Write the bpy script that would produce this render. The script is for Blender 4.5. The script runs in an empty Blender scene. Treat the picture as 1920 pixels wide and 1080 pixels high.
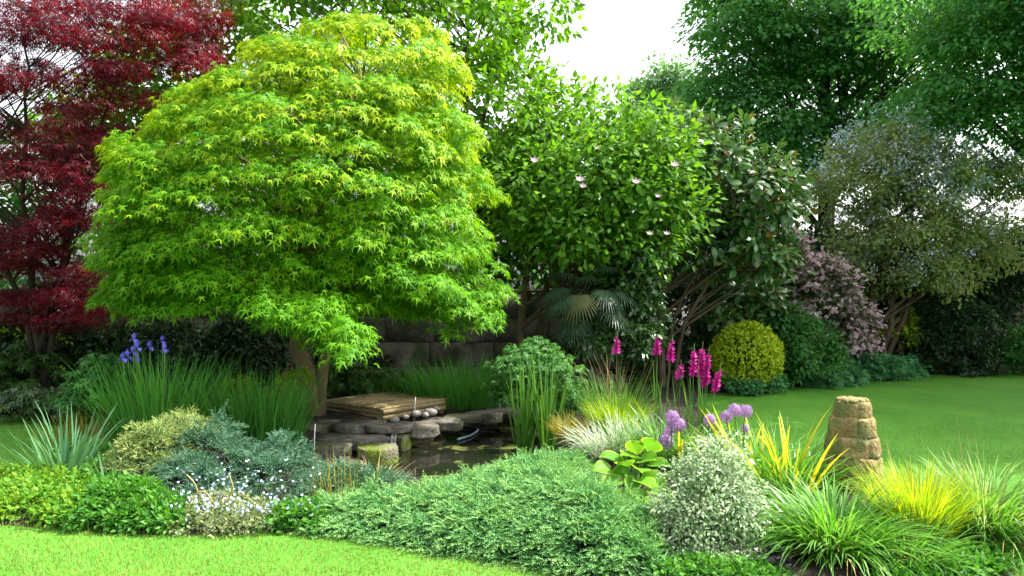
import bpy, math
import numpy as np
from mathutils import Matrix

rng = np.random.default_rng(11)
R_ = math.radians
sc = bpy.context.scene
col = sc.collection

# ------------------------------------------------------------------ camera, sky, sun, exposure
FPX, CZ = 1507.0, 1.6                      # focal length in photo pixels (1920 wide), eye height
cam_d = bpy.data.cameras.new('camera')
cam_d.sensor_width = 36.0
cam_d.lens = 36.0 * FPX / 1920.0
cam_d.clip_start = 0.1
cam_d.clip_end = 500.0
cam = bpy.data.objects.new('camera', cam_d)
cam.location = (0, 0, CZ)
cam.rotation_euler = (R_(90), 0, 0)
col.objects.link(cam)
sc.camera = cam

SUN_EL, SUN_AZ = 54.0, 12.0                # azimuth: degrees from +X towards +Y
sv = np.array([math.cos(R_(SUN_EL)) * math.cos(R_(SUN_AZ)), math.cos(R_(SUN_EL)) * math.sin(R_(SUN_AZ)), math.sin(R_(SUN_EL))])
world = bpy.data.worlds.new('World')
sc.world = world
world.use_nodes = True
wn = world.node_tree
wn.nodes.clear()
sky = wn.nodes.new('ShaderNodeTexSky')
sky.sky_type = 'NISHITA'
sky.sun_disc = False
sky.sun_elevation = R_(SUN_EL)
sky.sun_rotation = R_(90 - SUN_AZ)
sky.air_density = 1.0
sky.dust_density = 5.0
sky.ozone_density = 1.0
hsv = wn.nodes.new('ShaderNodeHueSaturation')
hsv.inputs['Saturation'].default_value = 0.30
bg = wn.nodes.new('ShaderNodeBackground')
bg.inputs['Strength'].default_value = 0.15
wo = wn.nodes.new('ShaderNodeOutputWorld')
wn.links.new(sky.outputs[0], hsv.inputs['Color'])
wn.links.new(hsv.outputs[0], bg.inputs['Color'])
wn.links.new(bg.outputs[0], wo.inputs['Surface'])

sun_d = bpy.data.lights.new('sun', 'SUN')
sun_d.energy = 2.8
sun_d.angle = R_(0.6)
sun_d.color = (1.0, 0.95, 0.84)
sun = bpy.data.objects.new('sun', sun_d)
from mathutils import Vector
sun.rotation_euler = Vector(sv).to_track_quat('Z', 'Y').to_euler()
sun.location = tuple(sv * 40)
col.objects.link(sun)

vs = sc.view_settings
vs.view_transform = 'Standard'
vs.look = 'None'
vs.exposure = 2.0
vs.gamma = 1.0
vs.use_curve_mapping = False
sc.render.engine = 'CYCLES'
cy = sc.cycles
cy.max_bounces = 8
cy.diffuse_bounces = 4
cy.glossy_bounces = 3
cy.transmission_bounces = 6
cy.transparent_max_bounces = 8
cy.caustics_reflective = False
cy.caustics_refractive = False
cy.use_denoising = True
sc.render.film_transparent = False

# ------------------------------------------------------------------ geometry helpers
def W(px, py, Y):
    return np.array([(px - 960) / FPX * Y, Y, CZ - (py - 540) / FPX * Y])

def G(px, py, z=0.0):
    return W(px, py, (CZ - z) * FPX / (py - 540.0))

def nrm(a):
    a = np.asarray(a, float)
    return a / np.maximum(np.linalg.norm(a, axis=-1, keepdims=True), 1e-9)

WL = {}

def link(o, parent=None):
    col.objects.link(o)
    if parent is not None:
        o.parent = parent
    return o

def tag(o, label=None, cat=None, group=None, kind=None):
    if label: o['label'] = label
    if cat: o['category'] = cat
    if group: o['group'] = group
    if kind: o['kind'] = kind
    return o

def thing(name, label, cat, loc, group=None):
    o = bpy.data.objects.new(name, None)
    o.empty_display_size = 0.1
    o.location = tuple(float(v) for v in loc)
    link(o)
    WL[o.name] = np.asarray(loc, float)
    return tag(o, label, cat, group)

def meshdata(name, V, faces, mat, attr=None, smooth=False):
    me = bpy.data.meshes.new(name)
    V = np.ascontiguousarray(V, dtype=np.float32).reshape(-1, 3)
    me.vertices.add(len(V))
    me.vertices.foreach_set('co', V.ravel())
    if not isinstance(faces, list):
        faces = [faces]
    loops, tot = [], []
    for f in faces:
        f = np.asarray(f, dtype=np.int32)
        if len(f) == 0: continue
        loops.append(f.ravel())
        tot.append(np.full(len(f), f.shape[1], dtype=np.int32))
    loops = np.concatenate(loops)
    tot = np.concatenate(tot)
    start = np.concatenate([[0], np.cumsum(tot)[:-1]]).astype(np.int32)
    me.loops.add(len(loops))
    me.loops.foreach_set('vertex_index', loops)
    me.polygons.add(len(tot))
    me.polygons.foreach_set('loop_start', start)
    me.polygons.foreach_set('loop_total', tot)
    if smooth:
        me.polygons.foreach_set('use_smooth', np.ones(len(tot), dtype=bool))
    if attr is not None:
        a = me.attributes.new('tip', 'FLOAT', 'POINT')
        a.data.foreach_set('value', np.ascontiguousarray(attr, dtype=np.float32).ravel())
    me.update(calc_edges=True)
    me.validate()
    if mat is not None:
        me.materials.append(mat)
    return me

def mobj(name, V, faces, mat, parent=None, attr=None, smooth=False):
    V = np.asarray(V, float).reshape(-1, 3)
    base = np.zeros(3)
    if parent is not None:
        base = WL[parent.name]
    else:
        lo, hi = V.min(0), V.max(0)
        base = np.array([(lo[0] + hi[0]) / 2, (lo[1] + hi[1]) / 2, lo[2]])
    me = meshdata(name, V - base, faces, mat, attr, smooth)
    o = bpy.data.objects.new(name, me)
    if parent is None:
        o.location = tuple(base)
    link(o, parent)
    WL[o.name] = base
    return o

class MB:
    def __init__(self):
        self.V, self.F, self.A, self.n = [], {3: [], 4: []}, [], 0
    def add(self, V, F, a=0.0):
        V = np.asarray(V, float).reshape(-1, 3)
        if not isinstance(F, list) or (len(F) and np.asarray(F[0]).ndim == 1):
            F = [np.asarray(F)]
        for f in F:
            f = np.asarray(f, int)
            if len(f): self.F[f.shape[1]].append(f + self.n)
        self.V.append(V)
        self.A.append(np.broadcast_to(np.asarray(a, float).ravel(), (len(V),)) if np.size(a) == 1 else np.asarray(a, float).ravel())
        self.n += len(V)
        return self
    def faces(self):
        return [np.concatenate(self.F[k]) for k in (3, 4) if self.F[k]]
    def build(self, name, mat, parent=None, smooth=False):
        return mobj(name, np.concatenate(self.V), self.faces(), mat, parent, np.concatenate(self.A), smooth)

def tube(pts, rad, sides=6, cap=True):
    pts = np.asarray(pts, float)
    n = len(pts)
    rad = np.broadcast_to(np.asarray(rad, float), (n,))
    T = nrm(np.gradient(pts, axis=0))
    ref = np.array([0.31, 0.17, 0.93]) if abs(T[:, 2]).mean() < 0.8 else np.array([1.0, 0.2, 0.05])
    X = nrm(np.cross(T, ref))
    Y = np.cross(T, X)
    a = np.linspace(0, 2 * math.pi, sides, endpoint=False)
    V = pts[:, None] + rad[:, None, None] * (np.cos(a)[None, :, None] * X[:, None] + np.sin(a)[None, :, None] * Y[:, None])
    V = V.reshape(-1, 3)
    i = np.arange(n - 1)[:, None] * sides
    j = np.arange(sides)[None]
    k = (j + 1) % sides
    Q = np.stack([i + j, i + k, i + sides + k, i + sides + j], -1).reshape(-1, 4)
    F = [Q]
    if cap:
        V = np.vstack([V, pts[:1], pts[-1:]])
        c0, c1 = n * sides, n * sides + 1
        jj = np.arange(sides); kk = (jj + 1) % sides
        F.append(np.concatenate([np.stack([np.full(sides, c0), kk, jj], -1), np.stack([np.full(sides, c1), (n - 1) * sides + jj, (n - 1) * sides + kk], -1)]))
    return V, F

def bez(p0, p1, p2, n=6):
    t = np.linspace(0, 1, n)[:, None]
    return (1 - t) ** 2 * p0 + 2 * t * (1 - t) * p1 + t ** 2 * p2

def box(c, s, rot=0.0, bev=0.0, jit=0.0):
    """box with chamfered vertical and top edges; c = centre, s = full sizes"""
    h = np.asarray(s, float) / 2
    b = min(bev, h.min() * 0.6)
    rings = [(-h[2], 0), (-h[2] + 0, 0), (h[2] - b, 0), (h[2], b)] if b else [(-h[2], 0), (h[2], 0)]
    if b: rings = rings[1:]
    V = []
    for z, ins in rings:
        x, y = h[0] - ins, h[1] - ins
        if b:
            V += [(-x + b, -y, z), (x - b, -y, z), (x, -y + b, z), (x, y - b, z), (x - b, y, z), (-x + b, y, z), (-x, y - b, z), (-x, -y + b, z)]
        else:
            V += [(-x, -y, z), (x, -y, z), (x, y, z), (-x, y, z)]
    m = 8 if b else 4
    V = np.array(V)
    if jit: V = V + rng.normal(0, jit, V.shape)
    ca, sa = math.cos(rot), math.sin(rot)
    V = V @ np.array([[ca, sa, 0], [-sa, ca, 0], [0, 0, 1]]) + np.asarray(c, float)
    nr = len(rings)
    Q = [[i * m + j, i * m + (j + 1) % m, (i + 1) * m + (j + 1) % m, (i + 1) * m + j] for i in range(nr - 1) for j in range(m)]
    T = []
    top = (nr - 1) * m
    for j in range(1, m - 1):
        T.append([top, top + j, top + j + 1]); T.append([0, j + 1, j])
    return V, [np.array(Q), np.array(T)]

_ico = None
def ico(sub=2):
    import bmesh
    bm = bmesh.new()
    bmesh.ops.create_icosphere(bm, subdivisions=sub, radius=1.0)
    V = np.array([v.co[:] for v in bm.verts]); F = np.array([[v.index for v in f.verts] for f in bm.faces])
    bm.free()
    return V, F
ICO = {k: ico(k) for k in (1, 2, 3)}

def lump(V, amp, freq, seed):
    r = np.random.default_rng(seed)
    d = np.zeros(len(V))
    for o in range(4):
        k = r.normal(0, freq * (1.7 ** o), (3, 3)); ph = r.uniform(0, 6.28, 3)
        d += (np.sin(V @ k + ph).sum(1)) * amp / (1.7 ** o) / 3
    return V * (1 + d)[:, None]

def rock(c, s, rot=0.0, seed=0, sub=2, flat=0.5, amp=0.16):
    V, F = ICO[sub]
    V = lump(V, amp, 1.6, seed)
    V = np.sign(V) * np.abs(V) ** (1 - 0.35 * flat)       # squarish slab
    V = V * np.asarray(s, float) / 2
    ca, sa = math.cos(rot), math.sin(rot)
    return V @ np.array([[ca, sa, 0], [-sa, ca, 0], [0, 0, 1]]) + np.asarray(c, float), F

# ------------------------------------------------------------------ leaf templates (base at origin, along +Y, normal +Z)
def t_ovate(w=0.27, curl=0.12, fold=0.06):
    V = np.array([(0, 0, 0), (0, .5, 0), (0, 1, -curl), (-w, .42, fold), (w, .42, fold)])
    return V, np.array([(0, 1, 3), (1, 2, 3), (0, 4, 1), (1, 4, 2)])

def t_oval6(w=0.26, curl=0.15, fold=0.06):
    V = np.array([(0, 0, 0), (0, .5, .02), (0, 1, -curl), (-w * .8, .28, fold), (-w * .9, .66, fold - .03), (w * .8, .28, fold), (w * .9, .66, fold - .03)])
    return V, np.array([(0, 1, 3), (1, 4, 3), (1, 2, 4), (0, 5, 1), (1, 5, 6), (1, 6, 2)])

def t_rhomb(w=0.3, fold=0.08):
    V = np.array([(0, 0, 0), (-w, .45, fold), (0, 1, -.05), (w, .45, fold)])
    return V, np.array([(0, 2, 1), (0, 3, 2)])

def t_palm(n=5, droop=0.22, notch=0.26, span=125):
    ang = np.linspace(-span, span, n)
    ln = 1 - 0.42 * np.abs(ang / span) ** 1.4
    c = np.array([0, 0.12, 0.03])
    V = [c]; F = []
    na = np.linspace(-span - 22, span + 22, n + 1)
    for a in na: V.append((notch * math.sin(R_(a)), .12 + notch * math.cos(R_(a)), 0.0))
    for a, l in zip(ang, ln): V.append((l * math.sin(R_(a)) * .8, .12 + l * math.cos(R_(a)) * .88, -droop * l))
    for i in range(n):
        F += [(0, 1 + n + 1 + i, 1 + i), (0, 2 + i, 1 + n + 1 + i)]
    V = np.array(V, float)
    return V, np.array(F)

def t_lite(t, n=5):
    V, F = t
    m = n + 1
    return V[1:], np.array([(i, i + 1, m + i) for i in range(n)])

def t_plume(seed=0, k=5):
    """conifer spray: a tapering twig clothed in short side twigs"""
    r = np.random.default_rng(seed)
    V, F = [], []
    k = 4
    def spike(b, d, l, w):
        d = nrm(d); s = nrm(np.cross(d, r.normal(0, 1, 3)))
        i = len(V)
        V.extend([b - s * w, b + s * w, b + d * l])
        F.append((i, i + 1, i + 2))
    spike(np.array([0, 0, 0.]), np.array([0, 1, .0]), 1.0, .07)
    for t in np.linspace(.08, .85, k):
        for sgn in (-1, 1):
            b = np.array([0, t, 0.02])
            d = np.array([sgn * .75, .75, r.normal(.25, .45)])
            spike(b, d, .40 * (1 - t * .55), .05)
    return np.array(V), np.array(F)

def t_star(n=5, r=1.0, cup=0.25, inner=0.32):
    V = [(0, 0, 0)]; F = []
    for i in range(n):
        a = 2 * math.pi * i / n; da = math.pi / n
        V += [(inner * math.sin(a - da), inner * math.cos(a - da), cup * .4), (r * math.sin(a), r * math.cos(a), cup)]
    for i in range(n):
        F += [(0, 2 + 2 * i, 1 + 2 * i), (0, 1 + 2 * ((i + 1) % n), 2 + 2 * i)]
    return np.array(V, float), np.array(F)

def t_petal4(r=1.0):
    V = [(0, 0, 0)]; F = []
    for i in range(4):
        a = math.pi / 2 * i
        V += [(r * math.sin(a - .5) * .8, r * math.cos(a - .5) * .8, .1), (r * math.sin(a + .5) * .8, r * math.cos(a + .5) * .8, .1)]
        F.append((0, 2 + 2 * i, 1 + 2 * i))
    return np.array(V, float), np.array(F)

def scatter(t, P, D, N, S):
    tv, tf = t
    D = nrm(D); X = nrm(np.cross(D, N)); N = np.cross(X, D)
    S = np.asarray(S, float)
    if S.ndim == 1: S = np.stack([S, S, S], -1)
    V = P[:, None] + (tv[None, :, 0, None] * S[:, None, 0:1]) * X[:, None] + (tv[None, :, 1, None] * S[:, None, 1:2]) * D[:, None] + (tv[None, :, 2, None] * S[:, None, 2:3]) * N[:, None]
    n, k = V.shape[:2]
    F = (tf[None] + (np.arange(n) * k)[:, None, None]).reshape(-1, 3)
    return V.reshape(-1, 3), F, k

def proj(P):
    return 960 + P[:, 0] / P[:, 1] * FPX, 540 - (P[:, 2] - CZ) / P[:, 1] * FPX

def pick_front(P, S, k, cell=26):
    """indices of the k leaves that show largest: nearest in each small cell of the view"""
    px, py = proj(P)
    ok = np.where((px > 0) & (px < 1920) & (py > 0) & (py < 1080))[0]
    ok = ok[np.argsort(P[ok, 1])]
    key = (px[ok] // cell).astype(int) * 1000 + (py[ok] // cell).astype(int)
    _, first = np.unique(key, return_index=True)
    c = ok[first]
    if len(c) > k:
        sz = (S[c] if S.ndim == 1 else S[c, 1]) / P[c, 1] * (1 + 0.3 * rng.random(len(c)))
        c = c[np.argsort(-sz)[:k]]
    return c

def leaves(name, mat, t, P, D, N, S, parent, tip=None, singles=0, single_name='leaf', kind=None):
    P = np.asarray(P); S = np.asarray(S, float)
    if tip is None: tip = np.zeros(len(P))
    keep = np.ones(len(P), bool)
    sing = np.array([], int)
    if singles:
        sing = pick_front(P, S, singles)
        keep[sing] = False
    V, F, k = scatter(t, P[keep], D[keep], N[keep], S[keep])
    o = mobj(name, V, F, mat, parent, np.repeat(tip[keep], k))
    if kind: o['kind'] = kind
    if len(sing):
        bins = {}
        Dn = nrm(D[sing]); X = nrm(np.cross(Dn, N[sing])); Nn = np.cross(X, Dn)
        for i, q in enumerate(sing):
            b = int(np.clip(tip[q], 0, .999) * 5)
            if b not in bins:
                bins[b] = meshdata(single_name, t[0], t[1], mat, np.full(len(t[0]), (b + .5) / 5))
            s = S[q] if S.ndim > 1 else (S[q],) * 3
            l = bpy.data.objects.new(single_name, bins[b])
            M = Matrix.Identity(4)
            for r in range(3):
                M[r][0], M[r][1], M[r][2] = X[i, r] * s[0], Dn[i, r] * s[1], Nn[i, r] * s[2]
                M[r][3] = P[q, r] - WL[parent.name][r]
            l.parent = o
            l.matrix_basis = M
            col.objects.link(l)
    return o

# pads: small groups of leaves on twigs
def fan_pads(C, OUT, R, n, droop=0.5, thick=0.05, ls=0.1, spread=1.5, up=1.0, hang=0.0):
    m = len(C)
    n = int(n)
    O = OUT.copy(); O[:, 2] = 0; O = nrm(O)
    ph = rng.normal(0, spread, (m, n)); s = np.sqrt(rng.random((m, n)))
    ca, sa = np.cos(ph), np.sin(ph)
    d = np.stack([O[:, None, 0] * ca - O[:, None, 1] * sa, O[:, None, 0] * sa + O[:, None, 1] * ca, np.zeros((m, n))], -1)
    r = s * R[:, None]
    P = C[:, None] + d * r[..., None]
    P[..., 2] += -droop * (s ** 2) * R[:, None] + rng.normal(0, 1, (m, n)) * thick
    D = d + rng.normal(0, .35, (m, n, 3)); D[..., 2] += -(0.25 + droop * s * 1.3) - hang
    N = d * (0.35 + 0.5 * droop) + rng.normal(0, .3, (m, n, 3)); N[..., 2] += up
    S = ls * rng.uniform(.5, 1.3, (m, n))
    return P.reshape(-1, 3), D.reshape(-1, 3), N.reshape(-1, 3), S.ravel(), s.ravel()

def ball_pads(C, OUT, R, n, flat=0.75, ls=0.1, upb=0.7, down=0.25):
    m = len(C); n = int(n)
    g = nrm(rng.normal(0, 1, (m, n, 3))) * (rng.random((m, n, 1)) ** 0.45)
    q = g * np.array([1, 1, flat])
    P = C[:, None] + q * R[:, None, None]
    D = g * .9 + OUT[:, None] * .5 + rng.normal(0, .5, (m, n, 3)); D[..., 2] -= down
    N = OUT[:, None] * .5 + g * .4 + rng.normal(0, .4, (m, n, 3)); N[..., 2] += upb
    S = ls * rng.uniform(.65, 1.3, (m, n))
    t = np.clip((g * OUT[:, None]).sum(-1) * .5 + .5, 0, 1)
    return P.reshape(-1, 3), D.reshape(-1, 3), N.reshape(-1, 3), S.ravel(), t.ravel()

def B(px, py, Y, rpx, rpy, ry):
    return (W(px, py, Y), np.array([rpx / FPX * Y, ry, rpy / FPX * Y]))

def blob_pads(blobs, n, rmin=.6, front=0.35, low=-1.0):
    vol = np.array([b[1][0] * b[1][2] + b[1][1] * b[1][2] for b in blobs]); vol = vol / vol.sum()
    w = rng.choice(len(blobs), n, p=vol)
    d = nrm(rng.normal(0, 1, (n, 3)) + np.array([0, -front, 0.15]))
    d[:, 2] = np.maximum(d[:, 2], low)
    r = rmin + (1 - rmin) * rng.random(n) ** .6
    r = np.where(rng.random(n) < .16, r * rng.uniform(1.05, 1.35, n), r)
    C = np.array([blobs[i][0] for i in w]) + d * r[:, None] * np.array([blobs[i][1] for i in w])
    return C, d

def limbs(mb, nodes, rads, targets, k=None, r0=None, r1=0.006, sag=0.15, sides=4, seg=5):
    """tapering branches from points on a trunk polyline up to targets"""
    nodes = np.asarray(nodes, float)
    for T in targets:
        zz = nodes[:, 2]
        hd = np.linalg.norm(nodes[:, :2] - T[:2], axis=1)
        score = np.abs((T[2] - zz) - 0.7 * hd) + (zz > T[2]) * 2
        i = int(np.argmin(score + rng.random(len(nodes)) * .3))
        a = nodes[i]; ra = min(rads[i] * .6, .02 + .02 * np.linalg.norm(T - a)) if r0 is None else r0
        mid = (a + T) / 2 + np.array([0, 0, sag * np.linalg.norm(T - a)]) + rng.normal(0, .05, 3) * np.linalg.norm(T - a)
        p = bez(a, mid, T, seg)
        mb.add(*tube(p, np.linspace(ra, r1, seg), sides, False))

def trunk_poly(pts, r0, r1, n=10, wob=.03):
    pts = np.asarray(pts, float)
    d = np.concatenate([[0], np.cumsum(np.linalg.norm(np.diff(pts, axis=0), axis=1))])
    t = np.linspace(0, d[-1], n)
    P = np.stack([np.interp(t, d, pts[:, i]) for i in range(3)], -1)
    P[1:-1] += rng.normal(0, wob, (n - 2, 3)) * np.array([1, 1, .3])
    r = r0 + (r1 - r0) * np.linspace(0, 1, n) ** .8
    r[0] *= 1.35
    return P, r

def blades(base, az, th0, bend, L, w, seg=4, pw=1.4, tw=0.0):
    n = len(base)
    t = np.linspace(0, 1, seg + 1)
    th = th0[:, None] + bend[:, None] * t[None] ** pw
    tm = (th[:, 1:] + th[:, :-1]) / 2
    h = np.concatenate([np.zeros((n, 1)), np.cumsum(np.sin(tm), 1) / seg], 1) * L[:, None]
    v = np.concatenate([np.zeros((n, 1)), np.cumsum(np.cos(tm), 1) / seg], 1) * L[:, None]
    d = np.stack([np.cos(az), np.sin(az), 0 * az], -1)
    s2 = az + tw
    side = np.stack([-np.sin(s2), np.cos(s2), 0 * az], -1)
    P = base[:, None] + h[..., None] * d[:, None]
    P[..., 2] += v
    wd = (w[:, None] * (0.55 + .45 * np.minimum(1, 4 * t)[None]) * (1 - t[None] ** 2.2) + .0004)
    V = np.stack([P - side[:, None] * wd[..., None], P + side[:, None] * wd[..., None]], 2)
    k = (seg + 1) * 2
    j = np.arange(seg) * 2
    q = np.stack([j, j + 1, j + 3, j + 2], -1)
    F = (q[None] + (np.arange(n) * k)[:, None, None]).reshape(-1, 4)
    return V.reshape(-1, 3), F, np.tile(np.repeat(t, 2), n), k

def disc(n, r):
    a = rng.uniform(0, 2 * math.pi, n); q = np.sqrt(rng.random(n)) * r
    return np.stack([np.cos(a) * q, np.sin(a) * q, np.zeros(n)], -1), a, q / r

def tuft(n, c, r, L, w, th=(0.05, .5), bend=(.3, 1.2), seg=4, outward=True, rx=1.0, ry=1.0):
    o, a, q = disc(n, r)
    o = o * np.array([rx, ry, 1])
    az = a + rng.normal(0, .5 if outward else 3, n)
    th0 = th[0] + (th[1] - th[0]) * q * rng.uniform(.6, 1.2, n)
    bd = rng.uniform(bend[0], bend[1], n)
    return blades(np.asarray(c) + o, az, th0, bd, L * rng.uniform(.6, 1.15, n), w * rng.uniform(.7, 1.2, n), seg, tw=rng.normal(0, .5, n))

# ------------------------------------------------------------------ materials
def new_mat(name):
    m = bpy.data.materials.new(name)
    m.use_nodes = True
    nt = m.node_tree
    nt.nodes.clear()
    out = nt.nodes.new('ShaderNodeOutputMaterial')
    return m, nt, out

def ramp(nt, stops):
    r = nt.nodes.new('ShaderNodeValToRGB')
    e = r.color_ramp.elements
    while len(e) < len(stops): e.new(0.5)
    for i, (p, c) in enumerate(stops):
        e[i].position = p
        e[i].color = (*c, 1)
    return r

def leafmat(name, cols, tip=None, trans=0.45, rough=0.5, spec=0.2, tcol=(1.25, 1.2, .6), tipmap=(.3, 1.0), edge=None):
    m, nt, out = new_mat(name)
    N, L = nt.nodes, nt.links
    geo = N.new('ShaderNodeNewGeometry')
    oi = N.new('ShaderNodeObjectInfo')
    ad = N.new('ShaderNodeMath'); ad.operation = 'ADD'
    L.new(geo.outputs['Random Per Island'], ad.inputs[0]); L.new(oi.outputs['Random'], ad.inputs[1])
    fr = N.new('ShaderNodeMath'); fr.operation = 'FRACT'
    L.new(ad.outputs[0], fr.inputs[0])
    k = len(cols)
    rp = ramp(nt, [(i / max(1, k - 1), c) for i, c in enumerate(cols)])
    L.new(fr.outputs[0], rp.inputs[0])
    c = rp.outputs[0]
    if tip is not None:
        at = N.new('ShaderNodeAttribute'); at.attribute_name = 'tip'
        mr = N.new('ShaderNodeMapRange'); mr.inputs[1].default_value, mr.inputs[2].default_value = tipmap
        L.new(at.outputs['Fac'], mr.inputs[0])
        mx = N.new('ShaderNodeMix'); mx.data_type = 'RGBA'
        L.new(mr.outputs[0], mx.inputs[0]); L.new(c, mx.inputs[6]); mx.inputs[7].default_value = (*tip, 1)
        c = mx.outputs[2]
    p = N.new('ShaderNodeBsdfPrincipled')
    p.inputs['Roughness'].default_value = rough
    p.inputs['Specular IOR Level'].default_value = spec
    L.new(c, p.inputs['Base Color'])
    if trans > 0:
        t = N.new('ShaderNodeBsdfTranslucent')
        mm = N.new('ShaderNodeMix'); mm.data_type = 'RGBA'; mm.blend_type = 'MULTIPLY'
        mm.inputs[0].default_value = 1.0
        L.new(c, mm.inputs[6]); mm.inputs[7].default_value = (*tcol, 1)
        L.new(mm.outputs[2], t.inputs['Color'])
        ms = N.new('ShaderNodeMixShader'); ms.inputs[0].default_value = trans
        L.new(p.outputs[0], ms.inputs[1]); L.new(t.outputs[0], ms.inputs[2])
        L.new(ms.outputs[0], out.inputs[0])
    else:
        L.new(p.outputs[0], out.inputs[0])
    return m

def surfmat(name, stops, scale=6.0, rough=0.85, bump=0.3, bscale=None, detail=8, moss=None, moss_at=.55, spec=.3, stretch=None, moss_scale=2.5):
    m, nt, out = new_mat(name)
    N, L = nt.nodes, nt.links
    tc = N.new('ShaderNodeTexCoord')
    mp = N.new('ShaderNodeMapping')
    oi = N.new('ShaderNodeObjectInfo')
    L.new(tc.outputs['Object'], mp.inputs[0])
    sm = N.new('ShaderNodeMath'); sm.operation = 'MULTIPLY'; sm.inputs[1].default_value = 37.0
    L.new(oi.outputs['Random'], sm.inputs[0]); L.new(sm.outputs[0], mp.inputs['Location'])
    if stretch: mp.inputs['Scale'].default_value = stretch
    nz = N.new('ShaderNodeTexNoise'); nz.inputs['Scale'].default_value = scale; nz.inputs['Detail'].default_value = detail; nz.inputs['Roughness'].default_value = .65
    L.new(mp.outputs[0], nz.inputs['Vector'])
    rp = ramp(nt, stops)
    L.new(nz.outputs[0], rp.inputs[0])
    c = rp.outputs[0]
    if moss:
        n2 = N.new('ShaderNodeTexNoise'); n2.inputs['Scale'].default_value = moss_scale; n2.inputs['Detail'].default_value = 6
        L.new(mp.outputs[0], n2.inputs['Vector'])
        mr = N.new('ShaderNodeMapRange'); mr.inputs[1].default_value = moss_at - .06; mr.inputs[2].default_value = moss_at + .06
        L.new(n2.outputs[0], mr.inputs[0])
        mx = N.new('ShaderNodeMix'); mx.data_type = 'RGBA'
        L.new(mr.outputs[0], mx.inputs[0]); L.new(c, mx.inputs[6]); mx.inputs[7].default_value = (*moss, 1)
        c = mx.outputs[2]
    p = N.new('ShaderNodeBsdfPrincipled'); p.inputs['Roughness'].default_value = rough
    p.inputs['Specular IOR Level'].default_value = spec
    L.new(c, p.inputs['Base Color'])
    if bump:
        n3 = N.new('ShaderNodeTexNoise'); n3.inputs['Scale'].default_value = bscale or scale * 4; n3.inputs['Detail'].default_value = 8
        L.new(mp.outputs[0], n3.inputs['Vector'])
        bp = N.new('ShaderNodeBump'); bp.inputs['Strength'].default_value = bump; bp.inputs['Distance'].default_value = .03
        L.new(n3.outputs[0], bp.inputs['Height']); L.new(bp.outputs[0], p.inputs['Normal'])
    L.new(p.outputs[0], out.inputs[0])
    return m

M = {}
M['bark'] = surfmat('bark', [(.3, (.05, .035, .022)), (.7, (.14, .10, .065))], 9, .9, .8, stretch=(1, 1, .25))
M['bark_maple'] = surfmat('bark_maple', [(.3, (.10, .075, .04)), (.7, (.24, .18, .10))], 10, .9, .7, stretch=(1, 1, .3), moss=(.10, .13, .02), moss_at=.58)
M['bark_dark'] = surfmat('bark_dark', [(.3, (.02, .016, .013)), (.7, (.06, .045, .035))], 9, .9, .8, stretch=(1, 1, .25))
M['stem_green'] = surfmat('stem_green', [(.3, (.05, .12, .02)), (.7, (.09, .2, .04))], 12, .6, 0)
M['stem_dry'] = surfmat('stem_dry', [(.3, (.30, .2, .07)), (.7, (.5, .36, .15))], 12, .8, 0)
M['soil'] = surfmat('soil', [(.3, (.010, .008, .005)), (.7, (.04, .03, .02))], 9, .95, 1.0, 30)
M['stone'] = surfmat('stone', [(.25, (.045, .042, .032)), (.5, (.11, .10, .08)), (.75, (.22, .205, .17))], 7, .85, .7, 26, moss=(.07, .09, .03), moss_at=.6)
M['stone_moss'] = surfmat('stone_moss', [(.3, (.08, .075, .05)), (.7, (.2, .19, .13))], 7, .9, 1.0, 40, moss=(.10, .14, .012), moss_at=.44, moss_scale=3.5)
M['wall_stone'] = surfmat('wall_stone', [(.25, (.045, .038, .03)), (.5, (.10, .085, .07)), (.75, (.17, .15, .125))], 3, .95, 1.0, 16, moss=(.035, .045, .02), moss_at=.56)
M['mortar'] = surfmat('mortar', [(.3, (.05, .045, .038)), (.7, (.12, .105, .09))], 12, .95, .5)
M['pebble'] = surfmat('pebble', [(.3, (.12, .11, .095)), (.7, (.30, .28, .26))], 6, .6, .2)
M['sandstone'] = surfmat('sandstone', [(.25, (.10, .072, .028)), (.5, (.21, .155, .062)), (.75, (.32, .245, .11))], 9, .9, 1.0, 30, moss=(.13, .135, .045), moss_at=.52, moss_scale=7)
M['wood'] = surfmat('wood', [(.25, (.17, .12, .06)), (.5, (.29, .22, .11)), (.75, (.40, .31, .17))], 5, .8, .5, 20, stretch=(1, 9, 9), moss=(.14, .15, .05), moss_at=.62)
M['metal'] = surfmat('metal', [(.3, (.5, .5, .48)), (.7, (.62, .62, .6))], 20, .4, 0)
M['white_paint'] = surfmat('white_paint', [(.3, (.72, .72, .70)), (.7, (.82, .82, .8))], 3, .6, .1)
M['slate'] = surfmat('slate', [(.3, (.08, .08, .09)), (.7, (.16, .16, .17))], 8, .7, .4)
M['hose'] = surfmat('hose', [(.3, (.16, .22, .28)), (.7, (.26, .33, .4))], 8, .4, 0)
M['falling_water'] = surfmat('falling_water', [(.3, (.2, .22, .2)), (.7, (.4, .43, .41))], 30, .15, .2, spec=.6, stretch=(1, 1, .15))

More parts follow.
